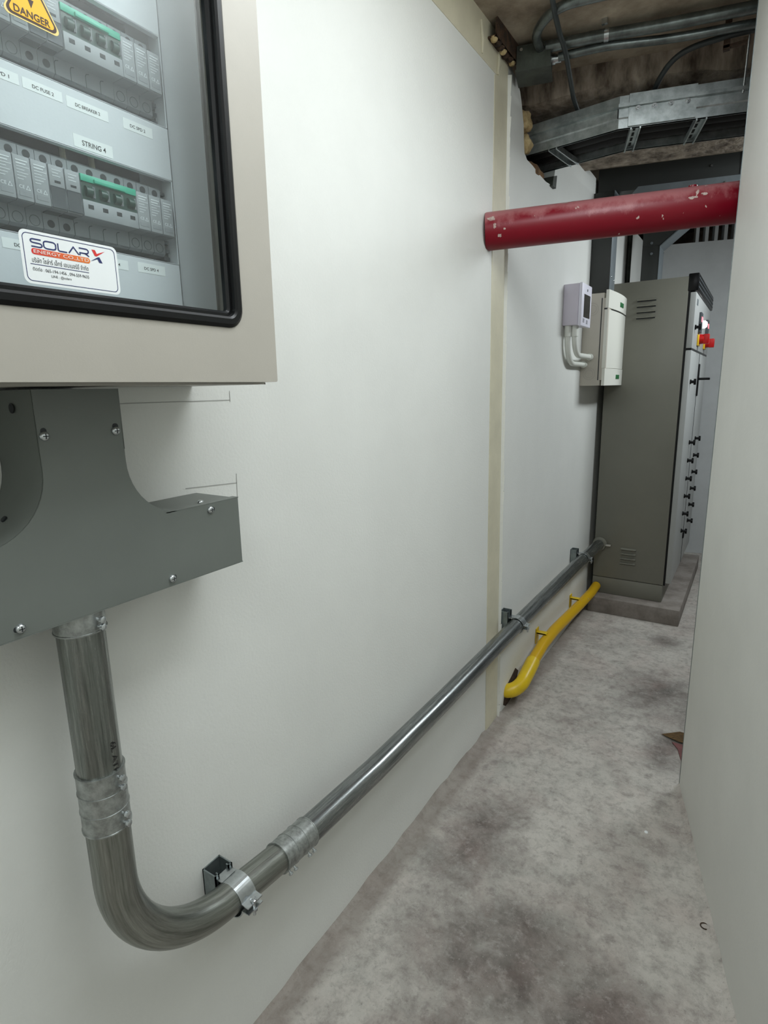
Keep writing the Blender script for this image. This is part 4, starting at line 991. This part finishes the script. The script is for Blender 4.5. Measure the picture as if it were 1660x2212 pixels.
def pipe(name, pts, r, m, label, cat='conduit', group=None, n=16):
    return tag(MB().tube(pts, r, n).build(name, m, None, smooth=60), label, cat, group)
def smooth_path(pts, k=6):
    P_ = [Vector(p) for p in pts]; P_ = [P_[0] * 2 - P_[1]] + P_ + [P_[-1] * 2 - P_[-2]]; out = []
    for i in range(1, len(P_) - 2):
        for j in range(k):
            t = j / k; a, b_, c_, d_ = P_[i - 1:i + 3]
            out.append(0.5 * ((2 * b_) + (c_ - a) * t + (2 * a - 5 * b_ + 4 * c_ - d_) * t * t + (3 * b_ - a - 3 * c_ + d_) * t ** 3))
    out.append(P_[-2]); return out
oc1 = thing('ceiling_conduit', 'thick grey conduit along ceiling held by a bright clip', 'conduit', (0.4, 2.1, 2.385))
MB().tube(smooth_path([(0.12, 2.03, 2.392), (0.293, 2.068, 2.39), (0.442, 2.104, 2.385), (0.684, 2.165, 2.385), (1.6, 2.40, 2.385)]), 0.0165, 18).build('pipe', 'old_steel', oc1, smooth=60)
MB().tube([(0.287, 2.067, 2.39), (0.300, 2.070, 2.39)], 0.0185, 18).box(0.285, 0.302, 2.035, 2.045, 2.405, 2.42).build('clip', 'zinc', oc1)
pipe('ceiling_conduit', smooth_path([(0.15, 2.065, 2.370), (0.292, 2.092, 2.370), (0.464, 2.150, 2.365), (0.685, 2.205, 2.362), (1.6, 2.44, 2.36)]), 0.0125, 'old_steel', 'thinner grey conduit along ceiling just below the thick one')
pipe('ceiling_conduit', smooth_path([(0.105, 2.02, 2.388), (0.108, 1.99, 2.388), (0.118, 1.945, 2.390), (0.155, 1.893, 2.39), (0.214, 1.858, 2.39), (0.311, 1.868, 2.39), (0.7, 1.965, 2.39)]), 0.0135, 'old_steel', 'curved grey conduit sweeping right from the junction box')
pipe('loose_cable', smooth_path([(0.225, 1.72, 2.40), (0.206, 1.814, 2.385), (0.190, 1.93, 2.372), (0.185, 2.02, 2.355), (0.175, 2.12, 2.32), (0.155, 2.23, 2.318), (0.15, 2.315, 2.303)]), 0.0075, 'cable', 'thin dark cable hanging from ceiling into left end of tray', 'cable')
pipe('loose_cable', smooth_path([(1.0, 2.30, 2.365), (0.685, 2.245, 2.365), (0.591, 2.235, 2.365), (0.502, 2.240, 2.362), (0.445, 2.265, 2.345), (0.40, 2.32, 2.31), (0.39, 2.37, 2.285)], 8), 0.0085, 'cable', 'dark cable arching from ceiling down to middle of tray', 'cable')
bk = thing('ceiling_hanger', 'rusty steel hanger scrap on the beam above right end of tray', 'hanger', (0.6, 2.26, 2.40))
MB().box(0.598, 0.615, 2.235, 2.25, 2.33, 2.42).box(0.598, 0.66, 2.235, 2.25, 2.335, 2.342).build('hook', 'rust', bk)

# ------------------------------------------------------------------ small things on the floor
lf = thing('dry_leaf', 'dry brown leaf blade on floor at right wall end', 'leaf', (0.66, 2.25, 0.0))
MB().add([(0.598, 2.272, 0.004), (0.66, 2.243, 0.010), (0.80, 2.235, 0.012), (0.81, 2.30, 0.016), (0.66, 2.292, 0.024), (0.70, 2.268, 0.026), (0.598, 2.275, 0.002)], [(0, 1, 5, 4), (1, 2, 3, 5), (5, 3, 4), (0, 4, 6)]).build('blade', 'leaf', lf, smooth=30)
tag(MB().add([(0.640, 2.238, 0.004), (0.664, 2.20, 0.004), (0.683, 2.130, 0.003), (0.78, 2.15, 0.006), (0.80, 2.23, 0.010), (0.640, 2.238, 0.001), (0.664, 2.20, 0.001), (0.683, 2.130, 0.0005), (0.78, 2.15, 0.001), (0.80, 2.23, 0.001)],
    [(0, 1, 2, 3, 4), (9, 8, 7, 6, 5), (0, 5, 6, 1), (1, 6, 7, 2), (2, 7, 8, 3), (3, 8, 9, 4), (4, 9, 5, 0)]).build('plastic_scrap', 'redrag', None, smooth=0), 'dull red plastic scrap below the dry leaf on floor', 'scrap')
rg = [(0.806 + 0.009 * math.cos(2 * PI * i / 20), 1.436 + 0.009 * math.sin(2 * PI * i / 20), 0.002) for i in range(18)]
tag(MB().tube(rg, 0.0014, 6).build('wire_ring', 'rust'), 'tiny open wire ring on floor by the right wall', 'ring')
for (x, y, l) in ((0.63, 1.70, 'tiny white chip on floor near the right wall corner'), (0.885, 1.28, 'tiny white chip on floor by right wall, nearest the camera')):
    tag(MB().disc_stack((x, y, 0.0), (0, 0, 1), [(0, 0.006), (0.002, 0.005), (0.003, 0.002)], 6).build('plaster_chip', 'paper'), l, 'chip')
